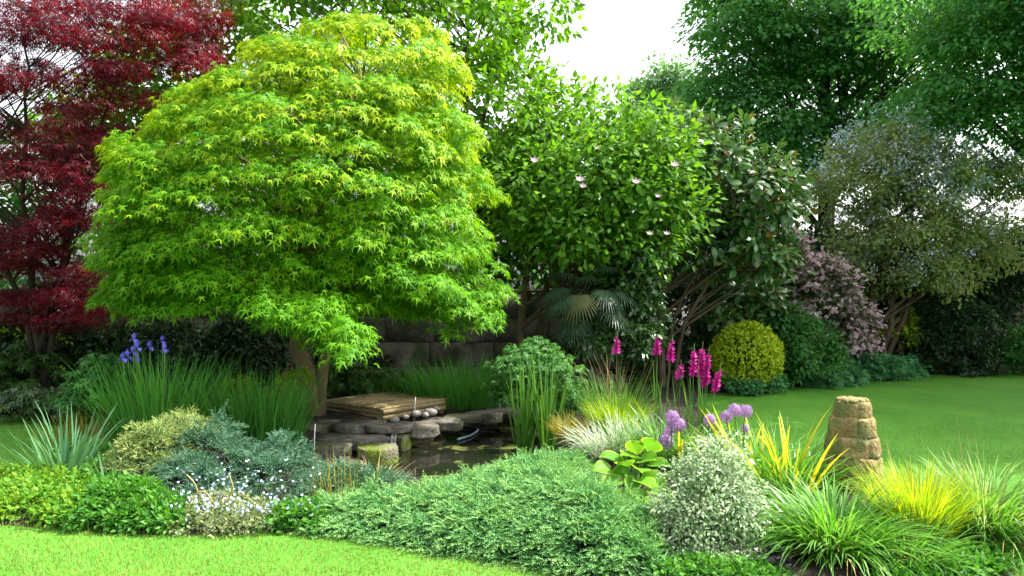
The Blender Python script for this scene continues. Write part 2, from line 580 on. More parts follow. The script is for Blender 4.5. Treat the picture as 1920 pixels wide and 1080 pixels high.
# foliage colours
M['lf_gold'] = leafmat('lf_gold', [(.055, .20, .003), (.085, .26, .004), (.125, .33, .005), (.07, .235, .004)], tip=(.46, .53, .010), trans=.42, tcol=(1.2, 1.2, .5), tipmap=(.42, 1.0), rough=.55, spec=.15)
M['lf_red'] = leafmat('lf_red', [(.055, .004, .010), (.09, .006, .014), (.14, .009, .019), (.075, .005, .012)], trans=.45, tcol=(1.7, .6, .7), rough=.45, spec=.25)
M['lf_mag'] = leafmat('lf_mag', [(.06, .18, .018), (.09, .23, .022), (.13, .28, .025), (.075, .2, .02)], trans=.5, tcol=(1.4, 1.3, .5), rough=.55, spec=.2)
M['lf_back'] = leafmat('lf_back', [(.07, .19, .010), (.10, .25, .012), (.15, .32, .015), (.08, .21, .012)], trans=.5, tcol=(1.4, 1.3, .5), rough=.45)
M['lf_ever'] = leafmat('lf_ever', [(.05, .125, .035), (.07, .16, .05), (.095, .19, .06), (.055, .14, .035), (.08, .17, .04), (.15, .09, .03)], trans=.22, rough=.25, spec=.6)
M['lf_lime'] = leafmat('lf_lime', [(.06, .20, .065), (.08, .24, .075), (.11, .28, .085), (.07, .22, .07)], trans=.5, tcol=(1.3, 1.25, .5), rough=.5)
M['lf_far'] = leafmat('lf_far', [(.10, .22, .10), (.13, .26, .12), (.16, .30, .14)], trans=.45, rough=.5)
M['lf_cean'] = leafmat('lf_cean', [(.15, .21, .075), (.20, .26, .09), (.26, .31, .11)], trans=.35, rough=.45)
M['fl_cean'] = leafmat('fl_cean', [(.34, .40, .55), (.42, .48, .62), (.5, .55, .66)], trans=.3, tcol=(1, 1, 1), rough=.8, spec=.1)
M['lf_pink'] = leafmat('lf_pink', [(.05, .085, .03), (.07, .11, .04), (.09, .1, .05)], trans=.35)
M['fl_pink'] = leafmat('fl_pink', [(.5, .32, .38), (.62, .45, .48), (.42, .26, .32), (.7, .56, .58)], trans=.35, tcol=(1, .95, .95), rough=.7, spec=.1)
M['lf_ball'] = leafmat('lf_ball', [(.20, .33, .012), (.32, .44, .018), (.42, .52, .022), (.25, .38, .015)], trans=.3, tcol=(1.2, 1.1, .5), rough=.5)
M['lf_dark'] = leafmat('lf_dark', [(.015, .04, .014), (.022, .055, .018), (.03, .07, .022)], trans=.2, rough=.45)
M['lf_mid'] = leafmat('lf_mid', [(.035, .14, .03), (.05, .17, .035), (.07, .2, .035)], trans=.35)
M['lf_geran'] = leafmat('lf_geran', [(.05, .19, .07), (.07, .23, .08), (.09, .26, .09)], trans=.35)
M['lf_ivy'] = leafmat('lf_ivy', [(.02, .06, .016), (.035, .09, .02), (.05, .12, .024), (.028, .075, .02)], trans=.2, rough=.3, spec=.5)
M['lf_palm'] = leafmat('lf_palm', [(.025, .065, .03), (.04, .085, .04), (.055, .10, .05)], trans=.25, rough=.4)
M['lf_yellowpalm'] = leafmat('lf_yellowpalm', [(.09, .11, .04), (.12, .13, .05)], trans=.25, rough=.5)
M['lf_rue'] = leafmat('lf_rue', [(.05, .16, .04), (.07, .20, .045), (.09, .24, .05)], trans=.45)
M['lf_reed'] = leafmat('lf_reed', [(.05, .15, .022), (.075, .20, .026), (.10, .25, .03)], trans=.4, rough=.4)
M['lf_iris'] = leafmat('lf_iris', [(.055, .22, .035), (.08, .28, .04), (.11, .34, .05)], trans=.4, rough=.45)
M['lf_glauc'] = leafmat('lf_glauc', [(.06, .17, .08), (.08, .21, .10), (.12, .25, .13)], trans=.35, rough=.45)
M['lf_lemon'] = leafmat('lf_lemon', [(.17, .30, .012), (.24, .38, .016), (.3, .43, .02)], trans=.45)
M['lf_bronze'] = leafmat('lf_bronze', [(.2, .2, .02), (.28, .24, .03), (.16, .18, .02)], trans=.35)
M['lf_silver'] = leafmat('lf_silver', [(.22, .32, .2), (.42, .5, .36), (.55, .6, .46), (.15, .26, .12)], trans=.35, tcol=(1, 1, .8))
M['lf_sword'] = leafmat('lf_sword', [(.05, .15, .035), (.08, .2, .04), (.11, .24, .05)], trans=.4)
M['lf_clump'] = leafmat('lf_clump', [(.05, .2, .015), (.09, .28, .02), (.22, .40, .10), (.07, .24, .018)], trans=.4, rough=.35, spec=.4)
M['lf_golden'] = leafmat('lf_golden', [(.32, .44, .014), (.44, .52, .02), (.20, .38, .016), (.52, .54, .022), (.15, .34, .02)], trans=.45, tcol=(1.1, 1.1, .6))
M['lf_striped'] = leafmat('lf_striped', [(.07, .22, .02), (.14, .32, .05), (.36, .46, .2), (.10, .28, .03), (.08, .24, .02)], trans=.4)
M['lf_yellowleaf'] = leafmat('lf_yellowleaf', [(.58, .52, .02), (.66, .62, .04), (.42, .50, .03)], trans=.4, tcol=(1.1, 1, .6))
M['lf_hosta'] = leafmat('lf_hosta', [(.09, .26, .02), (.12, .31, .025), (.16, .37, .03)], tip=(.36, .48, .06), tipmap=(.8, 1.0), trans=.45, rough=.5, spec=.2)
M['lf_euon'] = leafmat('lf_euon', [(.05, .14, .03), (.10, .21, .06), (.36, .46, .27), (.52, .6, .43), (.16, .28, .10), (.46, .54, .36), (.07, .17, .04)], trans=.3, tcol=(1, 1, .8), rough=.4)
M['lf_juniper'] = leafmat('lf_juniper', [(.055, .20, .07), (.08, .25, .08), (.12, .31, .10), (.06, .22, .075)], tip=(.26, .46, .14), tipmap=(.35, 1.0), trans=.2, rough=.6, spec=.2)
M['lf_bluejun'] = leafmat('lf_bluejun', [(.03, .10, .06), (.045, .13, .075), (.07, .17, .095), (.05, .13, .06)], tip=(.15, .25, .16), tipmap=(.5, 1.15), trans=.15, rough=.6, spec=.2)
M['lf_goldjun'] = leafmat('lf_goldjun', [(.10, .18, .06), (.14, .23, .07), (.2, .28, .08)], tip=(.40, .45, .14), tipmap=(.35, 1.1), trans=.2, rough=.6, spec=.2)
M['lf_cover'] = leafmat('lf_cover', [(.03, .14, .018), (.05, .19, .02), (.10, .26, .024), (.035, .15, .02)], trans=.4, rough=.5)
M['lf_coverlime'] = leafmat('lf_coverlime', [(.05, .19, .015), (.09, .25, .02), (.19, .34, .024), (.07, .21, .016), (.24, .38, .03)], trans=.4)
M['lf_paleherb'] = leafmat('lf_paleherb', [(.10, .16, .06), (.18, .24, .10), (.3, .32, .18), (.12, .2, .07)], trans=.35)
M['fl_sky'] = leafmat('fl_sky', [(.38, .45, .72), (.5, .56, .8), (.62, .66, .85)], trans=.3, tcol=(1, 1, 1))
M['fl_iris'] = leafmat('fl_iris', [(.16, .13, .68), (.22, .18, .78), (.13, .10, .58)], trans=.35, tcol=(1, 1, 1))
M['fl_glad'] = leafmat('fl_glad', [(.36, .008, .18), (.48, .015, .26), (.55, .04, .32), (.28, .006, .14)], trans=.35, tcol=(1.1, 1, 1))
M['fl_allium'] = leafmat('fl_allium', [(.28, .12, .36), (.42, .22, .5), (.56, .36, .62), (.34, .16, .42)], trans=.3, tcol=(1, 1, 1))
M['fl_magnolia'] = leafmat('fl_magnolia', [(.72, .5, .58), (.82, .66, .7)], trans=.35, tcol=(1, 1, 1))
M['grass'] = leafmat('grass', [(.15, .25, .03), (.20, .28, .04), (.26, .31, .06), (.11, .22, .025), (.17, .26, .035)], trans=.35, tcol=(1.2, 1.1, .6), rough=.5, spec=.25)
M['lf_purple'] = leafmat('lf_purple', [(.02, .012, .025), (.035, .02, .04), (.03, .04, .02)], trans=.25)
M['lf_fern'] = leafmat('lf_fern', [(.03, .09, .02), (.045, .12, .025), (.06, .14, .03)], trans=.35)

def lawn_mat():
    m, nt, out = new_mat('lawn')
    N, L = nt.nodes, nt.links
    tc = N.new('ShaderNodeTexCoord')
    n1 = N.new('ShaderNodeTexNoise'); n1.inputs['Scale'].default_value = 1.4; n1.inputs['Detail'].default_value = 10; n1.inputs['Roughness'].default_value = .7
    n2 = N.new('ShaderNodeTexNoise'); n2.inputs['Scale'].default_value = 55; n2.inputs['Detail'].default_value = 6
    mp = N.new('ShaderNodeMapping'); mp.inputs['Scale'].default_value = (1, .6, 1)
    L.new(tc.outputs['Object'], mp.inputs[0]); L.new(mp.outputs[0], n1.inputs['Vector']); L.new(tc.outputs['Object'], n2.inputs['Vector'])
    r1 = ramp(nt, [(.28, (.05, .18, .018)), (.45, (.072, .225, .024)), (.58, (.09, .26, .03)), (.75, (.15, .29, .045))])
    r2 = ramp(nt, [(.25, (.55, .6, .5)), (.75, (1.15, 1.1, 1.1))])
    L.new(n1.outputs[0], r1.inputs[0]); L.new(n2.outputs[0], r2.inputs[0])
    mx = N.new('ShaderNodeMix'); mx.data_type = 'RGBA'; mx.blend_type = 'MULTIPLY'; mx.inputs[0].default_value = 1
    L.new(r1.outputs[0], mx.inputs[6]); L.new(r2.outputs[0], mx.inputs[7])
    p = N.new('ShaderNodeBsdfPrincipled'); p.inputs['Roughness'].default_value = .8; p.inputs['Specular IOR Level'].default_value = .1
    L.new(mx.outputs[2], p.inputs['Base Color'])
    bp = N.new('ShaderNodeBump'); bp.inputs['Strength'].default_value = .8; bp.inputs['Distance'].default_value = .02
    L.new(n2.outputs[0], bp.inputs['Height']); L.new(bp.outputs[0], p.inputs['Normal'])
    L.new(p.outputs[0], out.inputs[0])
    return m
M['lawn'] = lawn_mat()

def water_mat():
    m, nt, out = new_mat('pond_water')
    N, L = nt.nodes, nt.links
    tc = N.new('ShaderNodeTexCoord')
    n1 = N.new('ShaderNodeTexNoise'); n1.inputs['Scale'].default_value = 2.2; n1.inputs['Detail'].default_value = 7; n1.inputs['Roughness'].default_value = .6
    L.new(tc.outputs['Object'], n1.inputs['Vector'])
    mr = N.new('ShaderNodeMapRange'); mr.inputs[1].default_value = .55; mr.inputs[2].default_value = .62
    L.new(n1.outputs[0], mr.inputs[0])
    mx = N.new('ShaderNodeMix'); mx.data_type = 'RGBA'
    mx.inputs[6].default_value = (.010, .011, .007, 1); mx.inputs[7].default_value = (.09, .11, .025, 1)
    L.new(mr.outputs[0], mx.inputs[0])
    p = N.new('ShaderNodeBsdfPrincipled'); p.inputs['IOR'].default_value = 1.33
    L.new(mx.outputs[2], p.inputs['Base Color'])
    rr = N.new('ShaderNodeMapRange'); rr.inputs[3].default_value = .03; rr.inputs[4].default_value = .5
    L.new(mr.outputs[0], rr.inputs[0]); L.new(rr.outputs[0], p.inputs['Roughness'])
    n3 = N.new('ShaderNodeTexNoise'); n3.inputs['Scale'].default_value = 9; n3.inputs['Detail'].default_value = 2
    L.new(tc.outputs['Object'], n3.inputs['Vector'])
    bp = N.new('ShaderNodeBump'); bp.inputs['Strength'].default_value = .12; bp.inputs['Distance'].default_value = .01
    L.new(n3.outputs[0], bp.inputs['Height']); L.new(bp.outputs[0], p.inputs['Normal'])
    L.new(p.outputs[0], out.inputs[0])
    return m
M['water'] = water_mat()

# ------------------------------------------------------------------ ground, beds, pond
WZ = -0.16
pond_px = [(600, 872), (612, 838), (735, 815), (800, 802), (870, 790), (930, 779), (985, 774), (1050, 785), (1085, 830), (1020, 890), (870, 930), (745, 935), (640, 912)]
pond = np.array([G(x, y, WZ)[:2] for x, y in pond_px])

bed_px = [(-260, 985), (0, 982), (200, 998), (340, 1002), (520, 996), (640, 1000), (760, 1022), (900, 1042), (1000, 1058), (1090, 1074), (1240, 1105), (1440, 1125), (1700, 1130), (1900, 1075), (1905, 1000),
          (1840, 960), (1690, 922), (1560, 905), (1430, 862), (1345, 805), (1300, 760), (1315, 738), (1400, 734), (1480, 727), (1560, 719), (1710, 703), (1930, 698), (2300, 698)]
bed = np.array([G(x, y)[:2] for x, y in bed_px] + [(22, 24), (-16, 24), (-16, 13)] + [G(x, y)[:2] for x, y in [(-300, 775), (0, 776), (140, 778), (230, 790), (210, 830), (130, 868), (0, 895), (-300, 900)]])

def inside(P, poly):
    x, y = P[:, 0], P[:, 1]
    r = np.zeros(len(P), bool)
    n = len(poly)
    for i in range(n):
        x1, y1 = poly[i]; x2, y2 = poly[(i + 1) % n]
        c = ((y1 > y) != (y2 > y)) & (x < (x2 - x1) * (y - y1) / (y2 - y1 + 1e-12) + x1)
        r ^= c
    return r

def sdist(P, poly):
    d = np.full(len(P), 1e9)
    n = len(poly)
    for i in range(n):
        a = poly[i]; b = poly[(i + 1) % n]
        ab = b - a
        t = np.clip(((P[:, :2] - a) @ ab) / (ab @ ab + 1e-12), 0, 1)
        d = np.minimum(d, np.linalg.norm(P[:, :2] - (a + t[:, None] * ab), axis=1))
    return np.where(inside(P, poly), d, -d)

def grid(x0, x1, y0, y1, st):
    xs = np.arange(x0, x1 + st / 2, st); ys = np.arange(y0, y1 + st / 2, st)
    X, Y = np.meshgrid(xs, ys)
    nx, ny = len(xs), len(ys)
    i = np.arange(ny - 1)[:, None] * nx + np.arange(nx - 1)[None]
    i = i.ravel()
    return np.stack([X.ravel(), Y.ravel(), np.zeros(nx * ny)], -1), np.stack([i, i + 1, i + nx + 1, i + nx], -1)

V, F = grid(-14, 20, 1, 26, .25)
dp = sdist(V, pond)
V[:, 2] = np.where(dp > -.25, -np.clip((dp + .25) * 3, 0, .8), 0)
V2 = np.array([(-200, -60, -.01), (200, -60, -.01), (200, 1.0, -.01), (-200, 1.0, -.01), (-200, 26, -.01), (-14, 26, -.01), (-14, 1.0, -.01), (20, 1.0, -.01), (200, 26, -.01), (20, 26, -.01), (-200, 260, -.01), (200, 260, -.01)])
V2[:, 2] = 0
n0 = len(V)
F2 = np.array([(0, 1, 2, 3), (3, 6, 5, 4), (7, 2, 8, 9), (4, 8, 11, 10)]) + n0
lawn = mobj('lawn', np.vstack([V, V2]), [np.vstack([F, F2])], M['lawn'])
tag(lawn, 'smooth mown green lawn curving round the planted bed', kind='structure')

V, F = grid(-13, 18, 4, 24, .16)
db = sdist(V, bed)
dp = sdist(V, pond)
V[:, 2] = np.where(db > -.15, .004 + np.clip(db, -.15, .25) * .22, -.03) + np.where(db > .05, .02, 0) * np.sin(V[:, 0] * 7) * np.cos(V[:, 1] * 8)
V[:, 2] -= np.where(dp > -.1, np.clip((dp + .1) * 3, 0, .8), 0)
keep = (db[F] > -.13).any(1)
soil = mobj('flower_bed_soil', V, [F[keep]], M['soil'], smooth=True)
tag(soil, 'dark bare soil under the planted beds', kind='structure')

a = pond.mean(0)
ang = np.linspace(0, 1, len(pond) * 6, endpoint=False) * len(pond)
idx = ang.astype(int); fr = (ang - idx)[:, None]
ring = pond[idx] * (1 - fr) + pond[(idx + 1) % len(pond)] * fr
V = np.vstack([[*a, WZ], np.column_stack([ring + nrm(ring - a) * .12, np.full(len(ring), WZ)])])
k = len(ring)
F = np.array([(0, 1 + i, 1 + (i + 1) % k) for i in range(k)])
water = mobj('pond_water', V, F, M['water'])
tag(water, 'dark still pond water with floating green algae', kind='structure')

# ------------------------------------------------------------------ old stone wall behind the beds
def stone_wall(name, label, x0, x1, Y, h, rows, bl, seed):
    r = np.random.default_rng(seed)
    root = thing(name, label, 'wall', ((x0 + x1) / 2, Y, 0))
    th = .3
    mb = MB(); mb.add(*box(((x0 + x1) / 2, Y, (h - .03) / 2 - .05), (x1 - x0, th - .05, h + .04)))
    mb.build('core', M['mortar'], root)
    rh = h / rows
    meshes = []
    for q in range(5):
        l = bl * (0.75 + .14 * q)
        V, Fc = box((0, 0, 0), (l - .014, th, rh - .014), 0, .012, .007)
        meshes.append((l, meshdata('stone', V, Fc, M['wall_stone'])))
    base = WL[root.name]
    for j in range(rows):
        x = x0 + (j % 2) * bl * .4
        while x < x1 - bl * .5:
            l, me = meshes[r.integers(5)]
            o = bpy.data.objects.new('stone', me)
            o.parent = root
            o.location = (x + l / 2 - base[0], r.normal(0, .006), (j + .5) * rh)
            o.rotation_euler = (0, 0, r.normal(0, .008))
            col.objects.link(o)
            x += l
    mb = MB()
    mb.add(*box(((x0 + x1) / 2, Y, h + .03), (x1 - x0, th + .08, .06), 0, .015))
    mb.build('coping', M['wall_stone'], root)
    return root
stone_wall('stone_wall', 'weathered grey stone block wall in shade behind the maple and pond', -9.5, 1.5, 12.7, 1.52, 4, .85, 1)
stone_wall('stone_wall', 'dark stone wall glimpsed between shrubs at the far end of the lawn', 2.9, 15.0, 18.4, 1.7, 6, .8, 2)

# white shed glimpsed over the wall
sh = thing('garden_shed', 'white painted shed glimpsed over the stone wall between dark stems', 'shed', (2.1, 16.2, 0))
mb = MB(); mb.add(*box((2.1, 16.2, 1.0), (2.6, 1.8, 2.0))); mb.build('wall', M['white_paint'], sh)
mb = MB(); V = np.array([(.6, 15.2, 2.003), (3.6, 15.2, 2.003), (3.6, 17.2, 2.003), (.6, 17.2, 2.003), (.6, 16.2, 2.6), (3.6, 16.2, 2.6)])
mb.add(V, [np.array([(0, 1, 5, 4), (2, 3, 4, 5), (0, 3, 2, 1)]), np.array([(0, 4, 3), (1, 2, 5)])]); mb.build('roof', M['slate'], sh)

# ------------------------------------------------------------------ trees
PALM5, PALM7 = t_palm(5), t_palm(7, .2, .24, 130)
ACER = t_palm(5, .26, .17, 112)
ACER_L = t_lite(t_palm(5, .26, .17, 112))
OV, OV6, RH = t_ovate(), t_oval6(), t_rhomb()

# --- golden Japanese maple
def golden_maple():
    Yc = 9.4
    base = G(585, 786)
    root = thing('golden_maple', 'domed lime yellow Japanese maple spreading over the pond', 'tree', base)
    ys = np.array([22, 42, 70, 105, 150, 200, 250, 300, 350, 400, 440, 480, 520, 555.])
    lx = np.array([640, 570, 500, 440, 376, 308, 260, 234, 226, 222, 218, 224, 236, 255.])
    rx = np.array([775, 805, 828, 846, 864, 884, 897, 906, 912, 916, 912, 902, 890, 872.])
    # shelves: groups of pads side by side on one branch, spaced apart so that dark gaps show between them
    w = (rx - lx) + 120
    cw = np.concatenate([[0], np.cumsum((w[1:] + w[:-1]) / 2 * np.diff(ys))]); cw /= cw[-1]
    def surf(y, th, fr):
        l, r = np.interp(y, ys, lx), np.interp(y, ys, rx)
        mid, half = (l + r) / 2, (r - l) / 2
        ax = half / FPX * Yc
        c = np.array([(mid - 960) / FPX * Yc + ax * fr * math.cos(th), Yc + ax * .86 * fr * math.sin(th), CZ - (y - 540) / FPX * Yc])
        c[2] += (c[1] - Yc) * (CZ - c[2]) / Yc * -0.9      # keeps the skirt level round the dome
        return c, ax
    C, OUT, R = [], [], []
    cen = []
    for q in range(150):
        best, bd = None, -1
        for _ in range(14):
            y = float(np.interp(rng.random(), cw, ys))
            th = rng.uniform(math.pi, 2 * math.pi) if rng.random() < .70 else rng.uniform(0, math.pi)
            c, ax = surf(y, th, .9)
            d = min([np.linalg.norm((c - e) * [1, 1, 1.9]) for e in cen] or [9])
            if d > bd: best, bd = (y, th, c, ax), d
        y, th, c, ax = best
        cen.append(c)
        fr0 = rng.uniform(.76, 1.03)
        k = 4 if ax > .9 else 2
        for i in range(k):
            u = (i - (k - 1) / 2) / max(1, k - 1) + rng.normal(0, .1)
            dth = u * rng.uniform(.5, .8) / max(ax, .5)
            c, _ = surf(y + abs(u) * 14 + rng.normal(0, 4), th + dth, fr0 * (1 - .10 * abs(u)) - .08)
            C.append(c); OUT.append([math.cos(th + dth), math.sin(th + dth), 0]); R.append(rng.uniform(.32, .50) * np.clip(ax / 1.1, .55, 1))
    for q in range(230):                                   # looser sprays that fill the dome between the shelves
        y = float(np.interp(rng.random(), cw, ys))
        th = rng.uniform(math.pi - .35, 2 * math.pi + .35) if rng.random() < .75 else rng.uniform(0, 2 * math.pi)
        c, ax = surf(y, th, rng.uniform(.76, .96))
        C.append(c); OUT.append([math.cos(th), math.sin(th), 0]); R.append(rng.uniform(.2, .36) * np.clip(ax / 1.1, .6, 1))
    n_outer = len(C)
    for q in range(260):                                   # inner, shaded sprays
        y = float(np.interp(rng.random(), cw, ys)); th = rng.uniform(0, 2 * math.pi)
        c, ax = surf(y, th, rng.uniform(.35, .74))
        C.append(c); OUT.append([math.cos(th), math.sin(th), 0]); R.append(rng.uniform(.3, .5) * np.clip(ax / 1.1, .5, 1))
    C, OUT, R = np.array(C), np.array(OUT), np.array(R)
    # drooping lobes of the skirt
    ex = []
    for (cx, cy, sx, sy, Y, k) in [(600, 612, 75, 34, 7.75, 24), (545, 575, 60, 24, 7.8, 10), (650, 645, 32, 20, 7.6, 7), (862, 590, 42, 34, 8.9, 14), (800, 545, 60, 24, 8.3, 10), (255, 560, 55, 20, 8.6, 9), (905, 550, 30, 34, 9.2, 7)]:
        for _ in range(k):
            ex.append((W(cx + rng.normal(0, sx * .5), cy + rng.normal(0, sy * .5) - 25, Y + rng.normal(0, .18)), nrm([(cx - 560) / 400, -.8, 0]), rng.uniform(.18, .32)))
    C = np.vstack([C, [e[0] for e in ex]]); OUT = np.vstack([OUT, [e[1] for e in ex]]); R = np.concatenate([R, [e[2] for e in ex]])
    NL = 58
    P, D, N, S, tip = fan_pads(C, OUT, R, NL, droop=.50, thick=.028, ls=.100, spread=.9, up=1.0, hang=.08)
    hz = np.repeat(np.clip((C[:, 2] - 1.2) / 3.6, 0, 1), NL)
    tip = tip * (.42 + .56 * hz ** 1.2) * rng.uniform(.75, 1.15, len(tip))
    # trunk
    mb = MB()
    tp, tr = trunk_poly([base + [0, 0, -.05], base + [-.03, 0, .45], W(560, 655, 9.7), W(560, 520, 9.5), W(600, 360, 9.4), W(680, 160, 9.4)], .135, .03, 14, .015)
    mb.add(*tube(tp, tr, 10))
    t2, r2 = trunk_poly([base + [.05, .02, 0], base + [.10, .05, .5], W(620, 620, 9.7), W(700, 470, 9.5), W(760, 330, 9.5)], .085, .025, 10, .015)
    mb.add(*tube(t2, r2, 8))
    nodes = np.vstack([tp[5:], t2[4:]]); rr = np.concatenate([tr[5:], r2[4:]])
    sel = rng.choice(len(C), 120, replace=False)
    ctr = np.array([W(570, 420, 9.4)[0], 9.4, 0]) * np.array([1, 1, 0])
    T = C[sel] * 1.0
    T[:, :2] = ctr[:2] + (T[:, :2] - ctr[:2]) * .92
    limbs(mb, nodes, rr, T, sag=.1, r1=.005)
    mb.build('trunk', M['bark_maple'], root, smooth=True)
    pid = np.repeat(np.arange(len(C)), NL)
    inner = (pid >= n_outer) & (pid < n_outer + 260)
    near = (P[:, 1] < Yc - .35) & ~inner
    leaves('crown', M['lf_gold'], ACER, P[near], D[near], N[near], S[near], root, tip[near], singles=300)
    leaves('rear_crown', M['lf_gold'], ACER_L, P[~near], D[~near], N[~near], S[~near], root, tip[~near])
golden_maple()

# --- red Japanese maple
def red_maple():
    Yc = 11.2
    base = np.array([W(70, 760, Yc)[0], Yc, 0.])
    root = thing('red_maple', 'dark red Japanese maple with layered branches beside the golden maple', 'tree', base)
    C, OUT, R = [], [], []
    lay = [(60, -50, 240, 45), (120, 30, 200, 30), (280, 60, 110, 24), (130, 130, 130, 22), (100, 280, 120, 24), (200, 10, 210, 34), (330, 25, 80, 22), (90, 70, 160, 28), (330, 92, 60, 30), (250, 120, 120, 20), (40, 150, 130, 30), (190, 190, 120, 22), (60, 235, 130, 26), (230, 250, 75, 22), (70, 320, 110, 30), (180, 345, 80, 34), (60, 415, 130, 24), (150, 400, 90, 24), (60, 490, 120, 28), (170, 520, 55, 30), (90, 560, 110, 26), (40, 545, 90, 24), (110, 590, 70, 20), (30, 450, 110, 24), (-130, 120, 110, 50), (-120, 330, 100, 50)]
    for (cx, cy, sx, sy) in lay:
        k = int(7 + sx * sy / 170)
        for _ in range(k):
            Y = Yc + rng.normal(0, .75)
            C.append(W(cx + rng.uniform(-1, 1) * sx, cy + rng.normal(0, .45) * sy, Y))
            OUT.append(nrm([cx - 60 + rng.normal(0, 60), -60 + rng.normal(0, 80), 0])); R.append(rng.uniform(.24, .46))
    C, OUT, R = np.array(C), np.array(OUT), np.array(R)
    P, D, N, S, tip = fan_pads(C, OUT, R, 62, droop=.22, thick=.045, ls=.10, spread=1.6, up=1.2)
    mb = MB()
    nodes, rr = [], []
    for (x1, y1, x2, y2, r) in [(60, 560, 40, 60, .07), (110, 540, 230, 100, .055), (30, 540, -140, 150, .06), (85, 600, 150, 330, .05)]:
        p, r_ = trunk_poly([base + rng.normal(0, .05, 3) * [1, 1, 0], W(x1, y1, Yc), W((x1 + x2) / 2, (y1 + y2) / 2, Yc + .1), W(x2, y2, Yc)], r, .012, 12, .03)
        mb.add(*tube(p, r_, 7)); nodes.append(p[4:]); rr.append(r_[4:])
    limbs(mb, np.vstack(nodes), np.concatenate(rr), C[rng.choice(len(C), 110, replace=False)], sag=.05)
    mb.build('trunk', M['bark_dark'], root, smooth=True)
    leaves('crown', M['lf_red'], ACER_L, P, D, N, S, root, tip, singles=120)
red_maple()

def tree(name, label, base, blobs, mat, tmpl, npads, R, nleaf, ls, bark='bark', stems=None, kind='ball', singles=0, group=None, cat='tree', flat=.7, rmin=.5, front=.35, droop=.35, nl=60, r0=.12, single_name='leaf', crown_name='crown', extra=None, trunk_name='trunk', thick=.08, low=-1.0, upb=.7):
    base = np.asarray(base, float)
    root = thing(name, label, cat, base, group)
    C, OUT = blob_pads(blobs, npads, rmin, front, low)
    C[:, 2] = np.maximum(C[:, 2], .08)
    Rr = R * rng.uniform(.7, 1.3, npads)
    if kind == 'ball':
        P, D, N, S, tip = ball_pads(C, OUT, Rr, nleaf, flat, ls, upb=upb)
    else:
        P, D, N, S, tip = fan_pads(C, OUT + rng.normal(0, .3, OUT.shape), Rr, nleaf, droop, thick, ls, 1.7)
    P[:, 2] = np.maximum(P[:, 2], .03)
    leaves(crown_name, mat, tmpl, P, D, N, S, root, tip, singles, single_name)
    if stems is None:
        big = max(blobs, key=lambda b: b[1].prod())
        stems = [([base, (base * .6 + big[0] * .4), big[0]], r0)]
    mb = MB(); nodes, rr = [], []
    for pts, r in stems:
        p, r_ = trunk_poly(pts, r, r * .2, 10, .03)
        mb.add(*tube(p, r_, 8)); nodes.append(p[2:]); rr.append(r_[2:])
    T = C[rng.choice(len(C), min(nl, len(C)), replace=False)]
    limbs(mb, np.vstack(nodes), np.concatenate(rr), T, sag=.05)
    mb.build(trunk_name, M[bark], root, smooth=True)
    return root, C, OUT

# --- tall leafy tree behind the golden maple
tree('leafy_tree', 'tall bright green leafy tree rising behind the golden maple', W(880, 560, 13.6) * [1, 1, 0],
     [B(560, 0, 13.6, 200, 110, 1.6), B(850, 60, 13.4, 150, 120, 1.7), B(1000, 10, 13.4, 85, 60, 1.1), B(700, -90, 13.6, 300, 110, 2.0), B(940, 210, 13.0, 120, 105, 1.5), B(1055, 225, 12.8, 75, 75, 1.1), B(900, 330, 13.0, 150, 90, 1.4), B(420, 60, 14, 90, 80, 1.2), B(310, 150, 14.4, 120, 90, 1.2), B(210, 230, 14.6, 110, 80, 1.2)],
     M['lf_back'], OV, 700, .34, 32, .145, nl=130, singles=150,
     stems=[([W(880, 560, 13.6) * [1, 1, 0], W(890, 400, 13.5), W(900, 230, 13.4), W(960, 90, 13.4)], .13), ([W(900, 560, 13.7) * [1, 1, 0], W(850, 380, 13.6), W(780, 200, 13.6), W(620, 20, 13.6)], .11), ([W(910, 500, 13.5), W(950, 330, 13.3), W(1060, 190, 12.9)], .07), ([W(870, 300, 13.6), W(880, 120, 13.5), W(880, -60, 13.5)], .06)])

# --- pink-flowered magnolia
mag, mC, mO = tree('magnolia_tree', 'bright green magnolia with a few pink flowers beside the golden maple', W(1000, 560, 11.6) * [1, 1, 0],
     [B(1010, 370, 11.4, 95, 90, 1.0), B(1110, 330, 11.4, 110, 110, 1.1), B(1210, 380, 11.5, 85, 110, 1.0), B(1080, 440, 11.2, 120, 60, 1.0), B(1190, 290, 11.6, 70, 70, .9), B(1180, 460, 11.3, 80, 50, .8), B(1250, 300, 11.8, 60, 60, .8), B(1020, 270, 11.8, 60, 50, .7), B(1150, 225, 11.9, 50, 45, .6), B(950, 330, 12.0, 50, 60, .6)],
     M['lf_mag'], OV, 420, .40, 34, .125, nl=90, singles=220,
     stems=[([W(985, 560, 11.6) * [1, 1, 0], W(975, 600, 11.6), W(985, 480, 11.5), W(1010, 360, 11.4)], .09), ([W(1000, 560, 11.7) * [1, 1, 0], W(1015, 580, 11.7), W(1050, 470, 11.5), W(1110, 330, 11.4)], .06), ([W(1010, 560, 11.6) * [1, 1, 0], W(1035, 560, 11.6), W(1110, 450, 11.5), W(1210, 340, 11.5)], .06)])
star6 = t_star(6, 1.0, .55, .34)
